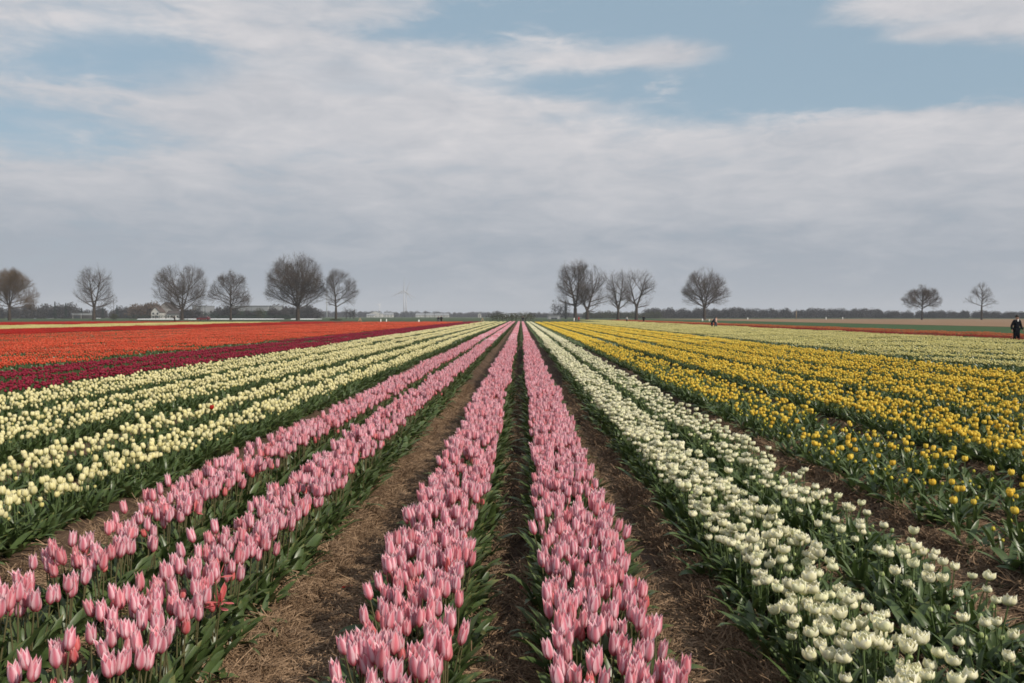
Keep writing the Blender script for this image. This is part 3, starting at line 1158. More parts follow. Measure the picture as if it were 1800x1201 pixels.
for bi, (kind, xa, xb, key) in enumerate(BLOCKS):
    r = np.random.default_rng(4000 + bi)
    pts, var, trn, siz = [], [], [], []
    x = xa
    step = 1.9 if xb > xa else -1.9
    x += step / 2
    while (x < xb) if step > 0 else (x > xb):
        y = max(6.0, abs(x) / .66 - 3.0)
        end = FIELD_END if x < 20 else 330
        while y < end:
            if not (GAP0 < y < GAP1 and x < 30):
                pts.append((x + r.normal(0, .03), y, -.06 + r.normal(0, .02)))
                var.append(int(r.integers(0, 6)))
                trn.append((0, 0, pi * int(r.integers(0, 2)) + r.normal(0, .03)))
                k = .93 + .14 * r.uniform() + (.08 * float(vnoise(np.array([x * .3]), np.array([y * .12]), 8)[0]))
                siz.append((1.0, 1.0, k))
            y += 1.97
        x += step
    scatter(NAME[key], source_collection(key + '_source', FAR[kind]), pts, var, trn, siz, LBL[key])

# ------------------------------------------------------------------ straw in the furrows
STRAW = []
for i in range(6):
    b = MB()
    for k in range(16):
        L = PR.uniform(.05, .17)
        a = PR.uniform(0, pi)
        x, y, z = PR.uniform(-.09, .09), PR.uniform(-.09, .09), PR.uniform(.002, .018)
        bend = PR.uniform(-.5, .5)
        w = PR.uniform(.0012, .0026)
        rows_ = []
        for j in range(4):
            t = j / 3 - .5
            aa = a + bend * t
            px, py = x + cos(aa) * L * t, y + sin(aa) * L * t
            pz = z + PR.uniform(-.004, .006) + abs(t) * PR.uniform(-.01, .03)
            rows_.append(((px - sin(aa) * w, py + cos(aa) * w, pz), (px, py, pz + w), (px + sin(aa) * w, py - cos(aa) * w, pz)))
        vs = [p for q in rows_ for p in q]
        fs = []
        for j in range(3):
            for c in range(2):
                q = j * 3 + c
                fs.append((q, q + 1, q + 4, q + 3))
        b.add(vs, fs, mi=0 if PR.random() < .5 else 1)
    STRAW.append(b.mesh('straw_clump', [M_STRAW, M_STRAW_D]))
r = np.random.default_rng(31)
pts, var, trn, siz = [], [], [], []
for (xa, xb, y0, y1, n) in ((-1.45, -.68, 2.8, 9, 5200), (-1.45, -.68, 9, 22, 4200), (-.28, .14, 2.8, 9, 2200), (-.28, .14, 9, 20, 1500), (.58, 1.2, 2.8, 9, 3600),
                            (.58, 1.2, 9, 22, 2800), (2.45, 3.2, 4, 16, 3600), (4.3, 4.95, 7, 20, 1500), (-2.2, -1.8, 3, 10, 1200), (-3.35, -2.6, 4.5, 10, 1000),
                            (3.2, 4.3, 5.5, 12, 1500), (1.65, 1.98, 3, 7, 700)):
    x, y = r.uniform(xa, xb, n), r.uniform(y0, y1, n)
    mid_ = np.abs(x - (xa + xb) / 2 - (.08 if xb < 0 else 0)) < .16 * min(1, (xb - xa) / .7)
    keep = vnoise(x * 2.2, y * 1.4, 77) + .35 * vnoise(x * 7, y * 7, 78) > np.where(mid_, .66, .36)
    x, y = x[keep], y[keep]
    z = ground_z(x, y)
    e = .02
    sx = (ground_z(x + e, y) - ground_z(x - e, y)) / (2 * e)
    for k in range(len(x)):
        pts.append((x[k], y[k], z[k])); var.append(int(r.integers(0, 6)))
        trn.append((r.normal(0, .12), -math.atan(float(np.clip(sx[k], -1, 1))) + r.normal(0, .12), r.uniform(0, 6.28)))
        siz.append(r.uniform(.7, 1.25))
scatter('straw', source_collection('straw_source', STRAW), pts, var, trn, siz, 'dry tan straw lying in the furrows between the rows')

CLOD = []
for i in range(5):
    b = MB()
    b.ball((0, 0, 0), (.022, .018, .012), 7, 5)
    b.v = [tuple(c * (1 + .55 * (PR.random() - .5)) for c in p) for p in b.v]
    CLOD.append(b.mesh('soil_clod', M_SOIL))
WEED = []
for i in range(3):
    b = MB()
    for k in range(7):
        leaf(b, k * .9 + PR.uniform(-.2, .2), PR.uniform(.03, .07), .006, PR.uniform(.3, 1.1), PR.uniform(.4, 1.2), .3, 4)
    CLOD.append(b.mesh('seedling', M_LEAF_Y))
pts, var, trn, siz = [], [], [], []
for (xa, xb, y0, y1, n) in ((-1.3, -.7, 2.8, 16, 1300), (-.27, .13, 2.8, 14, 600), (.6, 1.15, 2.8, 16, 1200), (2.5, 3.15, 4.5, 14, 900), (-3.3, -2.7, 4.5, 9, 400)):
    x, y = r.uniform(xa, xb, n), y0 + (y1 - y0) * r.uniform(0, 1, n) ** 1.4
    z = ground_z(x, y)
    for k in range(n):
        w = r.uniform(0, 1) < .07
        pts.append((x[k], y[k], z[k] + .002)); var.append(int(r.integers(5, 8)) if w else int(r.integers(0, 5)))
        trn.append((0, 0, r.uniform(0, 6.28)) if w else tuple(r.uniform(0, 6.28, 3))); siz.append(r.uniform(.6, 1.2) if w else .35 + 1.0 * r.uniform(0, 1) ** 2.2)
scatter('soil_clods', source_collection('clod_source', CLOD), pts, var, trn, siz, 'small brown clods and seedlings on the furrow floors')

# ------------------------------------------------------------------ a few single flowers and petals that stand out
rp = make_plant('red', 0, random.Random(5))
o = empty('red_tulip', (-4.22, 12.3, float(ground_z(np.array([-4.22]), np.array([12.3]))[0])))
o.scale = (1.25, 1.25, 1.22)
for nm, me in [('stem', rp.me_stem)] + [('leaf', x) for x in rp.me_leaves] + [('blossom', rp.me_blossom)]:
    c = bpy.data.objects.new(nm, me); COL.objects.link(c); c.parent = o
tag(o, 'single red tulip standing alone among the cream tulips', 'tulip')
for (px, py, rz, mt, lab) in ((608, 1031, .4, M_RED, 'red petal fallen on the straw of the wide left furrow'), (917, 1044, 1.2, M_SALMON, 'long salmon petal fallen in the narrow middle furrow'),
                              (885, 1159, 2.0, M_RED, 'dark red petal lying in the middle furrow near the bottom edge'), (383, 1127, .9, M_PINK, 'pale pink petal lying on the straw bank beside the leftmost flowers'),
                              (907, 745, .2, M_RED, 'small red petal far up the middle furrow')):
    Y = F * (CAMH - .04) / (py - HOR)
    X = gx(px, Y)
    b = MB()
    vs, uv, fs = [], [], []
    for j in range(6):
        t = j / 5
        w = .018 * sin(pi * min(1, t * .85 + .12)) + .001
        for k in range(4):
            s = -1 + 2 * k / 3
            vs.append((t * .068 - .034, s * w, .012 + .010 * s * s + .012 * (t - .5) ** 2)); uv.append((.5 + .5 * s, t))
    for j in range(5):
        for k in range(3):
            q = j * 4 + k
            fs.append((q, q + 1, q + 5, q + 4))
    b.add(vs, fs, uv)
    o = b.obj('fallen_petal', mt, loc=(X, Y, float(ground_z(np.array([X]), np.array([Y]))[0]) + .012))
    o.rotation_euler = (.15, -.1, rz)
    tag(o, lab, 'petal', 'fallen petals in the furrows')

# ------------------------------------------------------------------ bare trees
M_BARK = plain('grey_brown_bark', (0.055, 0.043, 0.034), 0.9, 0.1, 0.3, 1.2)
M_TWIG = plain('brown_twigs', (0.075, 0.056, 0.042), 0.9, 0.1, 0.25, 0.4)
M_TWIG_R = plain('rusty_twigs', (0.112, 0.070, 0.032), 0.9, 0.1, 0.25, 0.4)


def tubes(P0, P1, R0, R1, n):
    """many tapered prisms at once -> verts, quads"""
    d = P1 - P0
    L = np.linalg.norm(d, axis=1, keepdims=True) + 1e-9
    d = d / L
    ref = np.where(np.abs(d[:, 2:3]) < .9, np.array([[0, 0, 1.0]]), np.array([[1.0, 0, 0]]))
    a = np.cross(d, ref); a /= np.linalg.norm(a, axis=1, keepdims=True) + 1e-9
    b = np.cross(d, a)
    vs = []
    for P, R in ((P0, R0), (P1, R1)):
        for k in range(n):
            t = 2 * pi * k / n
            vs.append(P + (a * cos(t) + b * sin(t)) * R[:, None])
    V = np.stack(vs, 1)      # m, 2n, 3
    m_ = len(P0)
    base = (np.arange(m_) * 2 * n)[:, None]
    q = []
    for k in range(n):
        q.append(np.stack([base[:, 0] + k, base[:, 0] + (k + 1) % n, base[:, 0] + n + (k + 1) % n, base[:, 0] + n + k], 1))
    return V.reshape(-1, 3), np.stack(q, 1).reshape(-1, 4)


def np_mesh(name, parts, mat_):
    V, Q, off = [], [], 0
    for v, q in parts:
        V.append(v); Q.append(q + off); off += len(v)
    V, Q = np.concatenate(V), np.concatenate(Q)
    k = Q.shape[1]
    me = bpy.data.meshes.new(name)
    me.vertices.add(len(V)); me.vertices.foreach_set('co', V.astype(np.float32).ravel())
    me.loops.add(Q.size); me.loops.foreach_set('vertex_index', Q.astype(np.int32).ravel())
    me.polygons.add(len(Q)); me.polygons.foreach_set('loop_start', np.arange(0, Q.size, k))
    me.update(calc_edges=True)
    me.materials.append(mat_)
    return me


def vadd(a, b, k=1.0):
    return (a[0] + b[0] * k, a[1] + b[1] * k, a[2] + b[2] * k)


def vnorm(a):
    L = sqrt(a[0] * a[0] + a[1] * a[1] + a[2] * a[2]) or 1e-9
    return (a[0] / L, a[1] / L, a[2] / L)


def grow_tree(H, left, right, prof, trunk_r, rng, base_h=.2, forks=1, spread=.10, limbs=11, rich=1.0, reach=.55):
    """bare broadleaf tree: a trunk, one or more leaders, limbs that run out to a crown outline, branches and twigs set forward along them.
    prof: (height fraction, width fraction) outline; base_h: where the crown starts; reach: how far up the leaders carry limbs"""
    hs = [p[0] for p in prof]; ws = [p[1] for p in prof]
    U, G = rng.uniform, rng.gauss
    lobes = [(U(0, 6.28), U(.35, 1) * H, U(.80, 1.08)) for _ in range(11)]

    def inside(p):
        h = p[2] / H
        if h >= 1.02: return False
        w = float(np.interp(h, hs, ws)) if h > hs[0] else ws[0] * max(.2, (h / hs[0]) ** .5)
        a = math.atan2(p[1], p[0])
        k = 1.0
        for (la, lz, lk) in lobes:            # uneven outline
            d = (1 - cos(a - la)) * 1.6 + ((p[2] - lz) / (.16 * H)) ** 2
            if d < 1.5: k *= 1 + (lk - 1) * math.exp(-d * 1.6)
        r = (left if p[0] < 0 else right) * cos(a) ** 2 + (left + right) / 2 * sin(a) ** 2
        return sqrt(p[0] ** 2 + p[1] ** 2) < r * w * k * 1.03 + .02 * H

    segs = []          # (p0, p1, r0, r1, level)

    def line(p, d, L, r0, r1, n, lev, bend_up, jit):
        """a bending branch; returns its points"""
        pts = [(p, d)]
        for k in range(n):
            d = vnorm((d[0] + G(0, jit), d[1] + G(0, jit), d[2] + G(0, jit) + bend_up))
            q = vadd(p, d, L / n)
            a, b = r0 + (r1 - r0) * k / n, r0 + (r1 - r0) * (k + 1) / n
            segs.append((p, q, a, b, lev))
            p = q
            pts.append((p, d))
        return pts

    def turned(d, ang):
        """d turned by ang about a random side"""
        t = (G(0, 1), G(0, 1), G(0, 1))
        dt = t[0] * d[0] + t[1] * d[1] + t[2] * d[2]
        t = vnorm((t[0] - d[0] * dt, t[1] - d[1] * dt, t[2] - d[2] * dt))
        return vnorm((d[0] * cos(ang) + t[0] * sin(ang), d[1] * cos(ang) + t[1] * sin(ang), d[2] * cos(ang) + t[2] * sin(ang)))

    def run(p, d, Lmax):
        L = 0.0
        st = .03 * H
        while L < Lmax and inside(vadd(p, d, L + st)):
            L += st
        return L

    def branch(p, d, L, r, lev):
        if lev == 4:
            line(p, d, L, r, r * .6, 1, 4, .0, .0)
            return
        n = {1: 8, 2: 4, 3: 3}[lev]
        pts = line(p, d, L, r, max(.016, r * .28), n, lev, {1: .012, 2: .04, 3: .03}[lev], {1: .06, 2: .11, 3: .16}[lev])
        m_ = {1: 12, 2: 6, 3: 4}[lev] * (rich if lev < 4 else 1)
        m_ = int(m_ * min(1.2, max(.45, L / (.30 * H * (1 if lev == 1 else (.5 if lev == 2 else .22))))) + U(0, 1))
        for k in range(m_):
            t = {1: .22, 2: .12, 3: .1}[lev] + (1 - {1: .22, 2: .12, 3: .1}[lev]) * ((k + U(.1, .9)) / m_)
            f = t * n
            i0 = min(n - 1, int(f))
            a, da = pts[i0]; b, db = pts[i0 + 1]
            q = (a[0] + (b[0] - a[0]) * (f - i0), a[1] + (b[1] - a[1]) * (f - i0), a[2] + (b[2] - a[2]) * (f - i0))
            nd = turned(db, U(.45, .95) if lev < 3 else U(.35, 1.1))
            nd = vnorm((nd[0], nd[1], nd[2] + .18))
            want = {1: .24, 2: .12, 3: .058}[lev] * H * U(.6, 1.2) * (1.15 - .55 * t if lev < 3 else 1)
            Lb = run(q, nd, want) if lev < 3 else want
            if Lb < .02 * H:
                nd = vnorm((nd[0] + da[0], nd[1] + da[1], nd[2] + da[2])); Lb = .03 * H
            rl = r * (1 - .72 * t)
            branch(q, nd, Lb, {1: max(.030, rl * .42), 2: max(.018, rl * .45), 3: .0115}[lev], lev + 1)

    zf = base_h * H
    line((0, 0, -.1), (0, 0, 1), zf + .1, trunk_r * 1.18, trunk_r * .92, 5, 0, .2, .012)
    top = segs[-1][1]
    for f in range(forks):
        if forks == 1:
            d, rl = vnorm((G(0, .04), G(0, .04), 1)), trunk_r * .78
        else:
            a = f * 2 * pi / forks + U(-.35, .35)
            d, rl = vnorm((cos(a) * spread * 3.2, sin(a) * spread * 2.4, 1)), trunk_r * .92 / sqrt(forks) * U(.9, 1.15)
        Ll = run(top, d, H) * .96
        pts = line(top, d, Ll, rl, .03, 10, 1, .045, .035)
        nl = max(4, int(limbs / forks + .5))
        for k in range(nl):
            t = reach * ((k + U(0, .9)) / nl) ** 1.15
            fi = t * 10
            i0 = min(9, int(fi))
            a_, _ = pts[i0]; b_, _ = pts[i0 + 1]
            q = tuple(a_[c] + (b_[c] - a_[c]) * (fi - i0) for c in range(3))
            az = k * 2.4 + U(-.4, .4) + f * 1.1
            el = radians(U(2, 36) + 30 * t / max(.2, reach))
            nd = (cos(az) * cos(el), sin(az) * cos(el), sin(el))
            Lb = run(q, nd, .75 * H)
            if Lb < .06 * H:
                continue
            branch(q, nd, Lb, max(.06, rl * (1 - .7 * t) * .58), 1)
        # the leader itself carries branches all the way up
        for k in range(int(11 * rich)):
            t = .25 + .75 * (k + U(0, 1)) / (11 * rich)
            fi = t * 10
            i0 = min(9, int(fi))
            a_, _ = pts[i0]; b_, db = pts[i0 + 1]
            q = tuple(a_[c] + (b_[c] - a_[c]) * (fi - i0) for c in range(3))
            nd = turned(db, U(.4, .85))
            Lb = run(q, nd, .26 * H)
            if Lb > .03 * H:
                branch(q, nd, Lb, max(.03, rl * (1 - .75 * t) * .4), 2)
    P0 = np.array([q[0] for q in segs]); P1 = np.array([q[1] for q in segs])
    R0 = np.array([q[2] for q in segs]); R1 = np.array([q[3] for q in segs])
    lev = np.array([q[4] for q in segs])
    thick = (lev == 0) | ((lev == 1) & (R0 > trunk_r * .24))
    mid_ = ~thick & (R0 > .06)
    fine = ~thick & ~mid_
    tr = [tubes(P0[thick], P1[thick], R0[thick], R1[thick], 7)]
    cr = [tubes(P0[m_], P1[m_], R0[m_], R1[m_], k) for m_, k in ((mid_, 4), (fine, 3)) if m_.any()]
    return tr, cr


ROUND = [(.15, .50), (.24, .86), (.40, 1.0), (.58, 1.0), (.75, .86), (.88, .62), (1.0, .16)]
FAN = [(.17, .35), (.24, .80), (.34, 1.0), (.5, 1.0), (.68, .94), (.84, .70), (.94, .44), (1.0, .12)]
OVOID = [(.22, .45), (.32, .85), (.46, 1.0), (.62, .92), (.78, .74), (.92, .42), (1.0, .12)]
TALL = [(.20, .40), (.32, .85), (.5, 1.0), (.66, .95), (.82, .78), (.94, .5), (1.0, .15)]
DOME = [(.32, .75), (.42, 1.0), (.6, .98), (.76, .82), (.90, .52), (1.0, .14)]
LIGHT = [(.32, .70), (.44, 1.0), (.56, .85), (.7, .62), (.85, .42), (1.0, .10)]
HANG = [(.22, .90), (.36, 1.0), (.55, 1.0), (.72, .88), (.88, .58), (1.0, .14)]
TREES = [  # trunk px, top px, left px, right px, Y, outline, crown base, forks, spread, limbs, rich, reach, label, rusty
    (12, 473, -36, 58, 350, HANG, .24, 3, .12, 24, 1.2, .6, 'broad rusty brown tree at the left edge of the picture', 1),
    (162, 466, 131, 199, 390, TALL, .20, 2, .07, 16, .85, .6, 'tall upright bare tree with two leaders on the left', 0),
    (318, 460, 270, 366, 370, ROUND, .15, 3, .12, 21, 1.1, .5, 'wide bare tree with a forked trunk beside the red car and the house', 0),
    (404, 476, 368, 440, 370, ROUND, .22, 1, .1, 17, 1.05, .55, 'smaller bare tree with a short trunk in front of the warehouse', 0),
    (523, 445, 469, 579, 350, FAN, .17, 4, .11, 28, 1.2, .45, 'largest bare tree, fan shaped, with many limbs rising from a low fork', 0),
    (590, 471, 573, 634, 350, OVOID, .24, 1, .1, 16, 1.0, .7, 'egg shaped bare tree just right of the largest one', 0),
    (1011, 454, 978, 1042, 370, TALL, .20, 2, .06, 18, 1.05, .6, 'tallest bare tree at the left end of the middle group', 0),
    (1032, 463, 1014, 1073, 370, TALL, .16, 2, .14, 14, .95, .55, 'bare tree with a wide V forked trunk in the middle group', 0),
    (1086, 473, 1065, 1111, 380, TALL, .18, 2, .05, 13, .85, .65, 'slim bare tree, third from the left in the middle group', 0),
    (1118, 467, 1093, 1150, 390, TALL, .22, 2, .11, 12, .8, .6, 'loose bare tree at the right end of the middle group', 0),
    (1237, 471, 1199, 1279, 400, ROUND, .20, 2, .07, 20, 1.05, .5, 'round bare tree standing alone behind the walkers', 0),
    (1617, 502, 1583, 1651, 400, DOME, .32, 1, .1, 20, 1.05, .4, 'dome shaped bare tree standing alone on the right', 0),
    (1721, 496, 1688, 1747, 400, LIGHT, .34, 1, .1, 13, .75, .75, 'thin airy bare tree near the right edge', 0),
    (197, 514, 186, 208, 395, LIGHT, .30, 1, .1, 7, .45, .8, 'slender bare sapling beside the tall upright tree', 0),
]
tr_rng = random.Random(23)
for (px, top, l, rgt, Y, prof, bh, forks, sp_, lm, rich, rch, lab, ml) in TREES:
    H = gz(top, Y)
    k = Y / F
    trp, crp = grow_tree(H, (px - l) * k, (rgt - px) * k, prof, .12 if lm < 8 else (.028 * H if forks > 1 else .022 * H), tr_rng, bh, forks, sp_, lm, rich, rch)
    o = empty('bare_tree', (gx(px, Y), Y, 0.02))
    t_ = bpy.data.objects.new('trunk', np_mesh('trunk', trp, M_BARK)); COL.objects.link(t_); t_.parent = o
    c_ = bpy.data.objects.new('crown', np_mesh('crown', crp, M_TWIG_R if ml else M_TWIG)); COL.objects.link(c_); c_.parent = o
    tag(o, lab, 'tree', 'bare trees along the far edge of the field')

# ------------------------------------------------------------------ bushes, hedges and far woods
def flecks(rng, cx, cy, cz, rx, ry, rz_, n, s, vertical=0.4, solid=.0):
    """n small leaf- or twig-sized triangles through a lump"""
    u = rng.normal(0, 1, (n, 3)); u /= np.linalg.norm(u, axis=1, keepdims=True)
    q = rng.uniform(solid, 1, n) ** .55
    a = np.arctan2(u[:, 1], u[:, 0])
    lump = .78 + .4 * vnoise(a * 1.9 + cx, u[:, 2] * 3 + cy * .1, 4)
    P = u * (q * lump)[:, None] * np.array([rx, ry, rz_]) + np.array([cx, cy, cz])
    P[:, 2] = np.maximum(P[:, 2], .05)
    d1 = rng.normal(0, 1, (n, 3)); d1[:, 2] += vertical * np.sign(rng.uniform(-.3, 1, n)) * 2
    d1 /= np.linalg.norm(d1, axis=1, keepdims=True)
    d2 = np.cross(d1, rng.normal(0, 1, (n, 3))); d2 /= np.linalg.norm(d2, axis=1, keepdims=True)
    sz = (s * rng.uniform(.6, 1.4, n))[:, None]
    V = np.stack([P - d2 * sz * .35, P + d2 * sz * .35, P + d1 * sz], 1).reshape(-1, 3)
    return V, np.arange(3 * n).reshape(-1, 3)


def fleck_mesh(name, parts, m):
    return np_mesh(name, parts, m)


M_WOOD = plain('bare_wood_brown_grey', (0.050, 0.046, 0.044), 0.95, 0.05, 0.3, 0.05)
M_WOOD_G = plain('bushes_olive', (0.060, 0.062, 0.030), 0.95, 0.05, 0.3, 0.1)
M_WOOD_R = plain('bushes_brown', (0.095, 0.066, 0.045), 0.95, 0.05, 0.3, 0.1)
M_CONIF = plain('conifer_dark', (0.022, 0.034, 0.024), 0.9, 0.05, 0.3, 0.2)
wr = np.random.default_rng(41)


def wood(name, x0, x1, ytop, Y, m, label, jag=.35, n=None, depth=18.0, stuff=True, nper=520, conif=0):
    """band of bare trees and bushes between two picture columns, heights uneven"""
    parts = []
    xa, xb = gx(x0, Y), gx(x1, Y)
    H = gz(ytop - 2.0, Y)
    step = H * .30
    cnt = max(2, int((xb - xa) / step * 1.5)) if n is None else n
    for k in range(cnt):
        x = xa + (xb - xa) * (k + .5 + wr.uniform(-.4, .4)) / cnt
        h = H * (1 - jag * wr.uniform(0, 1) ** .8 * 1.15 + .08)
        w = h * wr.uniform(.38, .62)
        y = Y + wr.uniform(0, depth)
        parts.append(flecks(wr, x, y, h * .53, w, w * .8, h * .50, int(nper * (h / 9) ** .9) + 160, h * .085, .5))
        parts.append(flecks(wr, x, y, h * .24, w * 1.3, w, h * .30, int(nper * .55), h * .10, .2))
    me = fleck_mesh(name, parts, m)
    o = bpy.data.objects.new(name, me); COL.objects.link(o)
    return tag(o, label, kind='stuff')


wood('far_woods', 18, 118, 536, 640, M_WOOD, 'grey bare wood behind the left meadow')
wood('far_woods', 112, 232, 542, 700, M_WOOD, 'low wood behind the tall upright tree', .4)
wood('far_woods', 222, 285, 533, 610, M_WOOD_R, 'brownish trees left of the house', .3)
wood('far_woods', 300, 420, 540, 690, M_WOOD, 'bare trees behind the house and the halls', .4)
wood('far_woods', 470, 556, 538, 640, M_WOOD, 'grey bare trees behind the largest tree', .3)
wood('far_woods', 385, 415, 541, 560, M_WOOD, 'bare bushes at the left end of the warehouse', .3, depth=6)
wood('far_woods', 428, 452, 545, 560, M_WOOD, 'bare bushes in front of the warehouse', .4, depth=6)
wood('far_woods', 468, 500, 541, 560, M_WOOD, 'bare bushes at the right end of the warehouse', .3, depth=6)
wood('far_woods', 318, 345, 545, 560, M_WOOD, 'bare bushes in front of the pale warehouse', .4, depth=6)
wood('far_woods', 545, 660, 549, 1500, M_WOOD, 'far bluish trees right of the egg shaped tree', .3, depth=60)
wood('far_woods', 676, 880, 549, 1500, M_WOOD, 'far bluish trees beneath the wind turbines', .4, depth=60)
wood('far_woods', 930, 1075, 551, 1100, M_WOOD, 'far trees behind the middle group', .35, depth=40)
wood('far_woods', 1030, 1160, 548, 700, M_WOOD_G, 'olive bushes at the foot of the middle group', .4)
wood('far_woods', 1140, 1320, 543, 760, M_WOOD, 'dark bare wood behind the lone round tree', .3)
wood('far_woods', 1300, 1560, 544, 820, M_WOOD, 'dark bare wood along the brown field', .35)
wood('far_woods', 1545, 1735, 548, 760, M_WOOD, 'dark wood behind the dome shaped tree', .3)
wood('far_woods', 1738, 1900, 549, 720, M_WOOD, 'rounded wood at the right edge', .3)
wood('far_woods', -300, 20, 540, 640, M_WOOD, 'wood at the far left', .3)
wood('far_woods', 1890, 2300, 547, 800, M_WOOD, 'wood beyond the right edge', .3)


def bush(name, px, w_px, ytop, Y, m, label, cat, n=1400, lumps=5, s=.35, group=None):
    H = gz(ytop, Y)
    w = w_px * Y / F
    o = empty(name, (gx(px, Y), Y, 0))
    parts = []
    for k in range(lumps):
        t = (k + .5) / lumps - .5
        hh = H * wr.uniform(.72, 1.0)
        parts.append(flecks(wr, t * w, wr.uniform(-.1, .1) * w, hh * .5, w / lumps * .85 + .1 * w, w * .22 + .4, hh * .5, n // lumps, s, .4))
    b = bpy.data.objects.new('foliage', fleck_mesh('foliage', parts, m)); COL.objects.link(b); b.parent = o
    mb = MB()
    for k in range(lumps):
        t = (k + .5) / lumps - .5
        mb.tube([(t * w, 0, -.05), (t * w * 1.02, .1, H * .4), (t * w * 1.1, .1, H * .7)], [.06 * H * .5, .03 * H * .5, .01 * H], 5)
    st = mb.obj('stem', M_BARK, o)
    return tag(o, label, cat, group)


bush('hedge', 899, 74, 546, 330, M_WOOD_G, 'olive brown hedge at the far end of the pink rows', 'hedge', 3000, 9, .30)
bush('bush', 457, 13, 538, 520, M_WOOD_G, 'rounded olive bush in front of the green hall', 'bush', 900, 1, .4)
bush('bush', 421, 12, 537, 560, M_WOOD_G, 'small olive bush left of the rounded one', 'bush', 600, 1, .4)
bush('bush', 985, 28, 524, 560, M_WOOD, 'grey bare bush standing left of the middle group', 'bush', 1600, 3, .5)
bush('bush', 615, 20, 536, 600, M_WOOD, 'bare grey bush right of the largest tree trunk', 'bush', 700, 3, .5)
bush('bush', 197, 9, 548, 380, M_WOOD_G, 'low bush at the foot of the sapling', 'bush', 400, 1, .3)
bush('hedge', 262, 84, 550.5, 540, M_CONIF, 'low dark hedge in front of the house', 'hedge', 2200, 8, .3)
bush('hedge', 355, 60, 545, 570, M_CONIF, 'dark tall hedge between the house and the green hall', 'hedge', 3000, 6, .4)
bush('hedge', 445, 150, 551.5, 540, M_CONIF, 'dark low hedge below the green hall', 'hedge', 5200, 14, .34)
bush('bush', 590, 16, 560, 346, M_WOOD_G, 'scrub round the foot of the egg shaped tree', 'bush', 500, 2, .25)


def conifer(px, w_px, ytop, Y, label, group=None):
    H = gz(ytop, Y); w = w_px * Y / F / 2
    o = empty('conifer', (gx(px, Y), Y, 0))
    parts = []
    for k in range(9):
        t = k / 9
        parts.append(flecks(wr, 0, 0, H * (.12 + .84 * t), w * (1 - t) * .9 + .15, w * (1 - t) * .9 + .15, H * .09, 160, .35, -.2))
    b = bpy.data.objects.new('crown', fleck_mesh('crown', parts, M_CONIF)); COL.objects.link(b); b.parent = o
    mb = MB(); mb.tube([(0, 0, -.05), (0, 0, H * .95)], [.03 * H, .004 * H], 6); mb.obj('trunk', M_BARK, o)
    return tag(o, label, 'tree', group)


conifer(93, 9, 528, 625, 'dark conifer, taller of two behind the left meadow')
conifer(112, 8, 531, 625, 'dark conifer right beside the taller one')
conifer(140, 7, 540, 690, 'small conifer left of the tall upright tree')
conifer(203, 7, 535, 690, 'small conifer right of the sapling')
conifer(178, 8, 538, 690, 'dark conifer seen behind the tall upright tree')
conifer(994, 12, 526, 560, 'narrow dark conifer beside the grey bush')

# low blue ridge
b = MB()
xs_h = np.linspace(-3600, 1500, 60)
hh = 4 + 13 * vnoise(xs_h * .0021, xs_h * 0 + 4, 6) + 4 * vnoise(xs_h * .012, xs_h * 0, 9)
hh *= np.clip(np.minimum((xs_h + 3600) / 900, (1500 - xs_h) / 900), 0.05, 1)
for i, x in enumerate(xs_h):
    b.v += [(x, 5200, -.5), (x, 5500, float(hh[i]) + 6), (x, 6200, -.5)]
    b.uv += [(.5, .5)] * 3
for i in range(len(xs_h) - 1):
    b.f += [(3 * i, 3 * i + 3, 3 * i + 4, 3 * i + 1), (3 * i + 1, 3 * i + 4, 3 * i + 5, 3 * i + 2)]
    b.mi += [0, 0]
tag(b.obj('hills', field_mat('ridge_woods', (0.04, 0.05, 0.03), (0.06, 0.07, 0.04), .01)), 'low blue ridge on the horizon', kind='structure')

# ------------------------------------------------------------------ buildings
M_RENDER = plain('white_render', (0.46, 0.45, 0.43), .8, .2, .06)
M_GREYW = plain('grey_gable', (0.26, 0.25, 0.24), .8, .2, .1)
M_ROOF = plain('dark_roof_tiles', (0.060, 0.050, 0.046), .8, .2, .25, 1.5)
M_ROOFR = plain('brown_roof_tiles', (0.085, 0.062, 0.052), .8, .2, .25, 1.5)
M_GLASS = plain('dark_window_glass', (0.03, 0.035, 0.04), .12, .6, .1)
M_GREEN = plain('green_cladding', (0.022, 0.045, 0.034), .6, .3, .1)
M_LGREY = plain('light_grey_cladding', (0.23, 0.24, 0.255), .6, .3, .06)
M_FRAME = plain('white_frame', (0.74, 0.74, 0.72), .6, .3, .04)


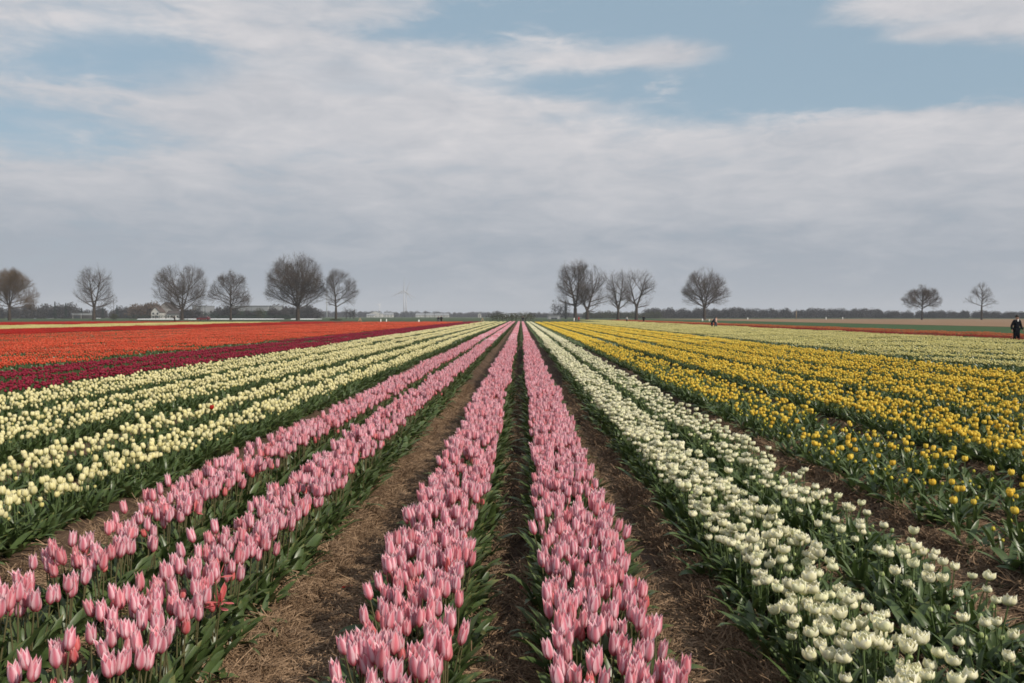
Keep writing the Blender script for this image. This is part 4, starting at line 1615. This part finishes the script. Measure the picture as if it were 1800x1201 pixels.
def house(px, w_px, yt, Y, depth, wallm, roofm, label, gable_front=True, wins=2, name='house', storeys=2):
    w = w_px * Y / F; H = gz(yt, Y)
    eave = H * .58
    o = empty(name, (gx(px, Y), Y, 0))
    b = MB()
    hw = w / 2
    if gable_front:
        b.add([(-hw, 0, 0), (hw, 0, 0), (hw, 0, eave), (0, 0, H), (-hw, 0, eave), (-hw, depth, 0), (hw, depth, 0), (hw, depth, eave), (0, depth, H), (-hw, depth, eave)],
              [(0, 1, 2, 3, 4), (6, 5, 9, 8, 7), (0, 4, 9, 5), (1, 6, 7, 2)])
        rf = MB()
        for s in (-1, 1):
            e = Vector((s * (hw + .4), 0, eave - .3)); t = Vector((0, 0, H + .05))
            rf.add([(e.x, -.4, e.z), (e.x, depth + .4, e.z), (0, depth + .4, t.z), (0, -.4, t.z), (e.x, -.4, e.z + .25), (e.x, depth + .4, e.z + .25), (0, depth + .4, t.z + .25), (0, -.4, t.z + .25)],
                   [(0, 1, 2, 3), (4, 7, 6, 5), (0, 4, 5, 1), (0, 3, 7, 4), (1, 5, 6, 2)])
    else:
        b.box(-hw, hw, 0, depth, 0, eave)
        rf = MB()
        m_ = depth / 2
        rf.add([(-hw - .4, -.5, eave), (hw + .4, -.5, eave), (hw + .4, m_, H), (-hw - .4, m_, H), (-hw - .4, depth + .5, eave), (hw + .4, depth + .5, eave)],
               [(0, 1, 2, 3), (3, 2, 5, 4), (0, 3, 4), (1, 5, 2), (0, 4, 5, 1)])
    b.obj('wall', wallm, o, smooth=False)
    r_ = rf.obj('roof', roofm, o, smooth=False)
    c = MB(); c.box(-.35 + hw * .4, .35 + hw * .4, depth * .5, depth * .5 + .7, H * .78, H + .9); c.obj('chimney', M_ROOFR, r_, smooth=False)
    for s in range(storeys):
        for k in range(wins):
            x = -hw + w * (k + .5) / wins
            z0 = eave * (.14 + .5 * s) if storeys > 1 else eave * .3
            ww = min(1.3, w / wins * .5)
            fmb = MB()
            for (xa, xb, za, zb) in ((x - ww / 2 - .1, x - ww / 2, z0 - .1, z0 + 1.4), (x + ww / 2, x + ww / 2 + .1, z0 - .1, z0 + 1.4), (x - ww / 2, x + ww / 2, z0 + 1.3, z0 + 1.4), (x - ww / 2, x + ww / 2, z0 - .1, z0)):
                fmb.box(xa, xb, -.06, .02, za, zb)
            f_ = fmb.obj('window', M_FRAME, o, smooth=False)
            g_ = MB(); g_.box(x - ww / 2, x + ww / 2, -.03, .015, z0, z0 + 1.3); g_.obj('pane', M_GLASS, f_, smooth=False)
    d_ = MB(); d_.box(hw * .05 - .5, hw * .05 + .5, -.05, .01, 0, 2.1); d_.obj('door', M_ROOFR, o, smooth=False)
    return tag(o, label, 'house')


house(288, 26, 532, 585, 12, M_GREYW, M_ROOF, 'grey gabled house with a dark roof left of the wide forked tree', True, 2)
house(302, 22, 546, 560, 8, M_RENDER, M_ROOF, 'low white annex in front of the grey gabled house', False, 4, storeys=1)
house(271, 15, 540, 575, 9, M_RENDER, M_ROOFR, 'small white and brown house left of the grey gable', True, 2)
house(660, 22, 547, 1300, 12, M_RENDER, M_LGREY, 'white house far away below the small wind turbine', True, 3)
house(682, 16, 550, 1320, 10, M_RENDER, M_LGREY, 'white house with a flat gable right of the far white one', False, 3)
house(651, 14, 552, 1280, 8, M_RENDER, M_LGREY, 'low white shed left of the far white house', False, 2, storeys=1)
for i, (px, w_, lab) in enumerate(((738, 15, 'leftmost pale house of the far row under the turbines'), (755, 14, 'second pale house of the far row under the turbines'), (771, 14, 'third pale house of the far row under the turbines'), (784, 9, 'rightmost small pale house of the far row under the turbines'))):
    house(px, w_, 551, 1420, 10, M_RENDER, M_LGREY, lab, False, 3, storeys=1)
house(843, 5, 550, 1100, 7, M_RENDER, M_LGREY, 'tiny white house standing between the far trees', True, 1)


def hall(px, w_px, yt, ysplit, Y, depth, top, low, label):
    w = w_px * Y / F; H = gz(yt, Y); h1 = gz(ysplit, Y)
    o = empty('warehouse', (gx(px, Y), Y, 0))
    b = MB(); b.box(-w / 2, w / 2, 0, depth, 0, h1); b.obj('wall', low, o, smooth=False)
    b = MB(); b.box(-w / 2, w / 2, .02, depth - .02, h1, H); b.obj('upper_wall', top, o, smooth=False)
    b = MB(); b.box(-w / 2 - .3, w / 2 + .3, -.3, depth + .3, H, H + .25); b.obj('roof', M_LGREY, o, smooth=False)
    n = max(3, int(w / 5))
    for k in range(n):
        x = -w / 2 + w * (k + .5) / n
        b = MB(); b.box(x - .06, x + .06, -.07, .018, .1, H - .05); b.obj('rib', M_FRAME if k in (0, n - 1) else low, o, smooth=False)
    b = MB(); b.box(-1.6, 1.6, -.04, .019, 0, h1 * .8); b.obj('gate', M_GLASS, o, smooth=False)
    return tag(o, label, 'warehouse')


hall(441, 74, 538, 547, 600, 25, M_LGREY, M_GREEN, 'long warehouse with a light grey top and green lower wall')
hall(348, 24, 538, 545, 680, 20, M_LGREY, M_LGREY, 'pale warehouse behind the dark tall hedge')
hall(132, 22, 551, 554, 640, 14, M_LGREY, M_WOOD, 'low white shed behind the left meadow')
hall(974, 22, 555, 558, 520, 12, M_LGREY, M_LGREY, 'low grey shed left of the middle tree group')
hall(1462, 18, 562, 563, 700, 10, M_FRAME, M_LGREY, 'low white shed at the far side of the brown field')

# ------------------------------------------------------------------ wind turbines and mast
M_TURB = plain('turbine_grey_white', (0.42, 0.43, 0.45), .5, .3, .03)
M_TURBW = plain('turbine_white', (0.80, 0.81, 0.82), .5, .3, .03)


def turbine(px, hub_py, Y, R, ang, m, label):
    H = gz(hub_py, Y)
    o = empty('wind_turbine', (gx(px, Y), Y, 0))
    b = MB(); b.tube([(0, 0, -.5), (0, 0, H * .5), (0, 0, H - 1)], [.028 * H, .021 * H, .014 * H], 12); b.obj('tower', m, o)
    b = MB(); b.box(-1.6, 1.6, -3, 6, H - 1.6, H + 1.8); b.obj('nacelle', m, o, smooth=False)
    b = MB(); b.ball((0, -4, H), (1.7, 2.2, 1.7), 10, 6); hb = b.obj('hub', m, o)
    for k in range(3):
        a = radians(ang + 120 * k)
        d = Vector((sin(a), 0, cos(a))); s = Vector((cos(a), 0, -sin(a)))
        vs, fs = [], []
        secs = [(0.02, .9), (.15, 2.3), (.3, 1.9), (.6, 1.2), (.85, .8), (1, .3)]
        for t, w in secs:
            c_ = Vector((0, -4, H)) + d * (R * t)
            for (u, v) in ((-.4, 0), (0.1, .25), (.6, 0), (.1, -.25)):
                vs.append(c_ + s * (w * u * 1.3) + Vector((0, v * w, 0)))
        for j in range(len(secs) - 1):
            for q in range(4):
                fs.append((j * 4 + q, j * 4 + (q + 1) % 4, j * 4 + 4 + (q + 1) % 4, j * 4 + 4 + q))
        b = MB(); b.add(vs, fs); b.obj('blade', m, o)
    return tag(o, label, 'wind turbine')


turbine(710, 511, 2600, 40, 3, M_TURB, 'nearer grey wind turbine with one blade straight up')
turbine(714, 514, 2750, 36, 20, M_TURB, 'second wind turbine close behind the nearer one, blades turned')
turbine(667, 536, 3600, 15, 35, M_TURBW, 'small white wind turbine above the white houses')
Y = 1400
o = empty('radio_mast', (gx(574, Y), Y, 0))
H = gz(511, Y)
b = MB(); b.tube([(0, 0, 0), (0, 0, H)], [1.0, .45], 8); b.obj('pole', M_TURB, o)
b = MB()
for z in (.55, .7, .82, .93):
    b.box(-1.6, 1.6, -1.2, 1.2, H * z, H * z + 1.0)
b.obj('antenna', M_TURB, o, smooth=False)
tag(o, 'tall grey radio mast between the two trees left of the turbines', 'mast')

# ------------------------------------------------------------------ red car
M_CAR = plain('dark_red_paint', (0.13, 0.012, 0.016), .3, .5, .03)
M_TYRE = plain('tyre_rubber', (0.02, 0.02, 0.02), .8, .2, .1)
Y = 352
o = empty('parked_car', (gx(356, Y), Y, 0.06))
prof = [(-2.45, .45), (-2.42, .85), (-2.0, 1.02), (-1.15, 1.12), (-.45, 1.58), (.9, 1.62), (1.7, 1.52), (2.2, 1.05), (2.38, .8), (2.4, .42), (1.95, .32), (-2.0, .32)]
b = MB()
n_ = len(prof)
vs = []
for (yy, ins) in ((-.86, .0), (-.90, -.0), (.90, 0), (.86, 0)):
    for (x, z) in prof:
        k = 1 - .10 * max(0, (z - 1.0)) / .6
        vs.append((x * (.985 if abs(yy) < .9 else 1), yy * k, z))
fs = [tuple(range(n_)), tuple(range(3 * n_, 4 * n_))[::-1]]
for j in range(3):
    for k in range(n_):
        fs.append((j * n_ + k, j * n_ + (k + 1) % n_, (j + 1) * n_ + (k + 1) % n_, (j + 1) * n_ + k))
b.add(vs, fs); b.obj('body', M_CAR, o, smooth=False)
for s in (-1, 1):
    for (xa, xb, xc, xd) in ((-.95, .05, .05, -.40), (.13, 1.0, .95, .13), (1.08, 1.85, 1.55, 1.03)):
        w_ = MB()
        yb, yt = s * .905, s * .845
        w_.add([(xa, yb, 1.08), (xb, yb, 1.08), (xc, yt, 1.50), (xd, yt, 1.50), (xa, yb - s * .05, 1.08), (xb, yb - s * .05, 1.08), (xc, yt - s * .05, 1.50), (xd, yt - s * .05, 1.50)],
               [(0, 1, 2, 3), (4, 7, 6, 5), (0, 4, 5, 1), (1, 5, 6, 2), (2, 6, 7, 3), (3, 7, 4, 0)])
        w_.obj('window', M_GLASS, o, smooth=False)
    for x in (-1.45, 1.45):
        t_ = MB()
        t_.tube([(x, s * .70, .33), (x, s * .93, .33)], .33, 14); ty = t_.obj('wheel', M_TYRE, o)
        t_ = MB(); t_.tube([(x, s * .92, .33), (x, s * .945, .33)], .19, 10); t_.obj('rim', M_LGREY, ty)
    h_ = MB(); h_.box(-2.46, -2.36, s * .68 - .17, s * .68 + .17, .66, .82); h_.obj('headlight', M_FRAME, o, smooth=False)
tag(o, 'dark red car parked between the wide forked tree and the smaller tree', 'car')

# ------------------------------------------------------------------ posts
M_POST = plain('white_stake', (0.78, 0.78, 0.74), .6, .3, .04)
M_WOODP = plain('weathered_wood', (0.34, 0.25, 0.16), .8, .2, .2)
for (px, yt, yb, w_, lab) in ((669, 560, 566, 1.7, 'white marker post, left of a pair, at the end of the orange field'), (679, 560, 566, 1.7, 'white marker post, right of a pair, at the end of the orange field'),
                              (736, 560, 565, 2.4, 'thick white post at the end of the magenta beds'), (1234, 560, 564, 2.2, 'white post at the foot of the lone round tree'),
                              (1246, 561, 564, 1.8, 'white post between the lone round tree and the walkers'), (1313, 561, 564, 2, 'white post right of the walkers'),
                              (1009, 561, 566, 1.8, 'pale post at the foot of the tallest middle tree'), (1398, 552, 565, 1.0, 'thin brown post at the edge of the brown field'),
                              (1450, 561, 565, 1.4, 'white post left of the far white shed'), (1479, 561, 565, 1.4, 'white post right of the far white shed')):
    Y = 222 if px < 800 else (300 if px < 1260 else 430)
    h = (yb - yt) * Y / F * 1.35
    r_ = w_ * Y / F / 2
    o = empty('marker_post', (gx(px, Y), Y, 0.05))
    b = MB(); b.tube([(0, 0, -.1), (0, 0, h * .86)], [r_, r_ * .95], 8); b.obj('shaft', M_WOODP if px == 1398 else M_POST, o)
    b = MB(); b.tube([(0, 0, h * .86), (0, 0, h * .96), (0, 0, h)], [r_ * 1.08, r_ * 1.02, r_ * .3], 8); b.obj('cap', M_LGREY, o)
    tag(o, lab, 'post', 'white marker posts behind the tulip field')
for (px, Y, lab) in ((848, 222, 'small wooden trestle at the far end of the cream rows'), (632, 224, 'small pale wooden trestle at the end of the orange field')):
    o = empty('trestle', (gx(px, Y), Y, .05))
    for s in (-1, 1):
        b = MB(); b.tube([(s * .55, -.2, -.05), (0, 0, 1.2)], .06, 6); b.obj('leg', M_WOODP, o)
        b = MB(); b.tube([(s * .55, .9, -.05), (0, .7, 1.2)], .06, 6); b.obj('leg', M_WOODP, o)
    b = MB(); b.tube([(0, -.1, 1.2), (0, .8, 1.2)], .06, 6); b.obj('beam', M_WOODP, o)
    tag(o, lab, 'trestle')

# ------------------------------------------------------------------ people
M_SKIN = plain('skin', (0.42, 0.25, 0.18), .6, .3, .05)
M_BLACK = plain('black_cloth', (0.006, 0.007, 0.010), .95, .03, .2)
M_NAVY = plain('dark_blue_cloth', (0.025, 0.030, 0.050), .85, .2, .2)
M_CWHITE = plain('white_cloth', (0.70, 0.69, 0.66), .85, .2, .05)
M_CRED = plain('red_cloth', (0.35, 0.02, 0.02), .85, .2, .1)
M_CPINK = plain('pale_pink_cloth', (0.55, 0.36, 0.30), .85, .2, .1)
M_JEANS = plain('grey_blue_trousers', (0.06, 0.07, 0.09), .85, .2, .1)
M_HAIR = plain('dark_hair', (0.030, 0.022, 0.017), .6, .3, .2)


def skin(name, chains, m, parent, sub=2):
    """one continuous surface grown round connected joints; chains share joints by position"""
    idx, vs, rad, es = {}, [], [], []
    for ch in chains:
        last = None
        for (p, r_) in ch:
            key = tuple(round(c, 4) for c in p)
            if key not in idx:
                idx[key] = len(vs); vs.append(p); rad.append(r_)
            k = idx[key]
            if last is not None and last != k:
                es.append((last, k))
            last = k
    me = bpy.data.meshes.new(name)
    me.from_pydata(vs, es, [])
    o = bpy.data.objects.new(name, me); COL.objects.link(o); o.parent = parent
    md = o.modifiers.new('skin', 'SKIN')
    md.use_smooth_shade = True
    sv = me.skin_vertices[0].data if me.skin_vertices else None
    if sv is None:
        me.attributes.new  # noqa
        import bmesh
        bm = bmesh.new(); bm.from_mesh(me); bm.verts.layers.skin.verify(); bm.to_mesh(me); bm.free()
        sv = me.skin_vertices[0].data
    for k, r_ in enumerate(rad):
        sv[k].radius = r_ if isinstance(r_, tuple) else (r_, r_)
        sv[k].use_root = k == 0
    ms = o.modifiers.new('sub', 'SUBSURF'); ms.levels = sub; ms.render_levels = sub
    me.materials.append(m)
    return o


def hand(parent, wrist, d, side, m):
    """palm, four unequal bent fingers and a thumb from the palm's side"""
    b = MB()
    w, d = Vector(wrist), Vector(d).normalized()
    s = Vector((0, 1, 0)).cross(d).normalized() if abs(d.y) < .9 else Vector((1, 0, 0))
    f = d.cross(s).normalized()
    b.tube([w, w + d * .03, w + d * .085], [.024, .036, .034], 8)
    for k, L in enumerate((.07, .08, .075, .06)):
        p = w + d * .085 + f * ((k - 1.5) * .019)
        b.tube([p, p + d * L * .5 + s * .006 * side, p + d * L * .85 + s * .03 * side], [.0105, .0095, .007], 6)
    p = w + d * .03 - f * .03
    b.tube([p, p + d * .03 - f * .022, p + d * .06 - f * .022 + s * .012 * side], [.012, .011, .008], 6)
    return b.obj('hand', m, parent)


def person(x, y, rz, label, top, bottom, hair=M_HAIR, h=1.75, coat_len=.0, stride=.12, shirt=None, bend=0.0, backpack=None, arm_out=.06, sub=2, group=None):
    o = empty('person', (x, y, .02), rz)
    k = h / 1.75
    o.scale = (k, k, k)
    pel, ch, nk, hd = (0, 0, .95), (0, -.02 - bend * .25, 1.30 - bend * .05), (0, -.03 - bend * .42, 1.48 - bend * .10), (0, -.05 - bend * .50, 1.62 - bend * .14)
    top_ = (0, -.03 - bend * .52, 1.72 - bend * .15)
    legs, arms = [], []
    for s in (-1, 1):
        legs.append([(s * .10, .0, .90), (s * .11, -.02 - s * stride * .4, .50), (s * .11, .02 + -s * stride, .09), (s * .115, -.12 - s * stride, .03)])
        sh = (s * .19, -.02 - bend * .36, 1.42 - bend * .08)
        el = (s * (.24 + arm_out), .02 + s * stride * .3 - bend * .45, 1.13)
        wr_ = (s * (.24 + arm_out * 1.6), -.08 + s * stride * .5 - bend * .5, .89)
        arms.append((sh, el, wr_))
    body = [[(pel, .12), ((0, -.01, 1.12), .115), (ch, (.15, .11)), (nk, .06), (hd, .085), (top_, .075)]]
    for lg in legs:
        body.append([(pel, .12), (lg[0], .085), (lg[1], .06), (lg[2], .042), (lg[3], .04)])
    for (sh, el, wr_) in arms:
        body.append([(ch, (.15, .11)), (sh, .06), (el, .042), (wr_, .028)])
    skin('body', body, M_SKIN, o, sub)
    coat = [[((0, 0, .93 - coat_len), (.19 if coat_len else .155, .15)), ((0, 0, 1.12), (.165, .14)), (ch, (.185, .135)), ((nk[0], nk[1], nk[2] - .02), .075)]]
    for (sh, el, wr_) in arms:
        coat.append([(ch, (.185, .135)), (sh, .085), (el, .066), (tuple(np.array(wr_) * .93 + np.array(el) * .07), .052)])
    skin('coat' if coat_len else 'jacket', coat, top, o, sub)
    tro = []
    for lg in legs:
        tro.append([((0, 0, .94), .145), (lg[0], .108), (lg[1], .082), (lg[2], .068)])
    skin('trousers', tro, bottom, o, sub)
    for lg in legs:
        b = MB(); fx, fy, fz = lg[2]
        b.ball((fx, fy - .07, .045), (.05, .14, .05), 8, 6); b.obj('shoe', M_BLACK, o)
    hb = MB(); hb.ball((hd[0], hd[1] + .025, hd[2] + .055), (.098, .110, .095), 10, 8); hb.obj('hair', hair, o)
    fc = MB()
    fy = hd[1] - .088
    for s in (-1, 1):
        fc.ball((s * .032, fy - .002, hd[2] + .01), (.013, .008, .009), 6, 4)
    fe = fc.obj('eyes', M_BLACK, o)
    nb = MB(); nb.ball((0, fy - .012, hd[2] - .02), (.015, .022, .024), 6, 5); nb.obj('nose', M_SKIN, o)
    mb_ = MB(); mb_.ball((0, fy + .006, hd[2] - .06), (.028, .01, .008), 6, 4); mb_.obj('mouth', M_CRED, o)
    for s in (-1, 1):
        eb = MB(); eb.ball((s * .090, hd[1], hd[2] - .005), (.014, .024, .034), 6, 5); eb.obj('ear', M_SKIN, o)
    for s, (sh, el, wr_) in zip((-1, 1), arms):
        hand(o, wr_, np.array(wr_) - np.array(el), -s, M_SKIN)
    if shirt is not None:
        b = MB(); b.ball((0, nk[1] - .075, nk[2] - .035), (.055, .03, .075), 8, 6); b.obj('collar', shirt, o)
    if backpack is not None:
        b = MB(); b.ball((0, .22 - bend * .2, 1.20), (.19, .13, .26), 10, 8); b.obj('backpack', backpack, o)
    return tag(o, label, 'person', group)


person(gx(1782, 54), 54, .25, 'person in a long black coat with a white collar at the right edge', M_BLACK, M_BLACK, h=1.78, coat_len=.42, stride=.05, shirt=M_CWHITE, arm_out=.10)
person(gx(1257, 116), 116, 1.2, 'person in a pale pink jacket with a dark backpack by the red strip', M_CPINK, M_JEANS, h=1.70, stride=.22, backpack=M_NAVY, bend=.15)
person(gx(1252, 118), 118.5, 1.2, 'person in dark blue bending forward beside the pink jacketed walker', M_NAVY, M_NAVY, h=1.55, stride=.1, bend=.8)
person(gx(1102, 215), 215.5, 2.0, 'person in a white top and dark trousers behind the yellow rows', M_CWHITE, M_BLACK, h=1.72)
person(gx(1133, 215), 217, 2.8, 'person all in black behind the pale yellow field', M_BLACK, M_BLACK, h=1.85)
person(gx(1018, 215), 216.5, 1.0, 'person in a red jacket at the end of the yellow rows', M_CRED, M_JEANS, h=1.7, stride=.25)
person(gx(919, 215), 216, .4, 'person in black at the end of the middle furrow', M_BLACK, M_NAVY, h=1.72)
person(gx(770, 215), 215.5, .5, 'person in a dark jacket, left of two at the end of the magenta beds', M_BLACK, M_JEANS, h=1.72)
person(gx(775, 215), 216, -.5, 'taller person in black, right of two at the end of the magenta beds', M_BLACK, M_BLACK, h=1.86)
person(gx(305, 230), 230, 1.5, 'person in black standing behind the pale yellow strip on the left', M_BLACK, M_BLACK, h=1.78)

# ------------------------------------------------------------------ haze
HAZE = 0.00019
m = bpy.data.materials.new('thin_haze')
m.use_nodes = True
nt = m.node_tree
nt.nodes.clear()
pv = nt.nodes.new('ShaderNodeVolumePrincipled')
pv.inputs['Color'].default_value = (0.86, 0.91, 1.0, 1)
pv.inputs['Density'].default_value = HAZE
pv.inputs['Anisotropy'].default_value = 0.0
om = nt.nodes.new('ShaderNodeOutputMaterial')
nt.links.new(pv.outputs[0], om.inputs['Volume'])
b = MB()
b.box(-8000, 8000, -900, 12000, -2.0, 135.0)
hz = b.obj('haze', m, smooth=False)
tag(hz, 'thin pale haze over the fields', kind='stuff')
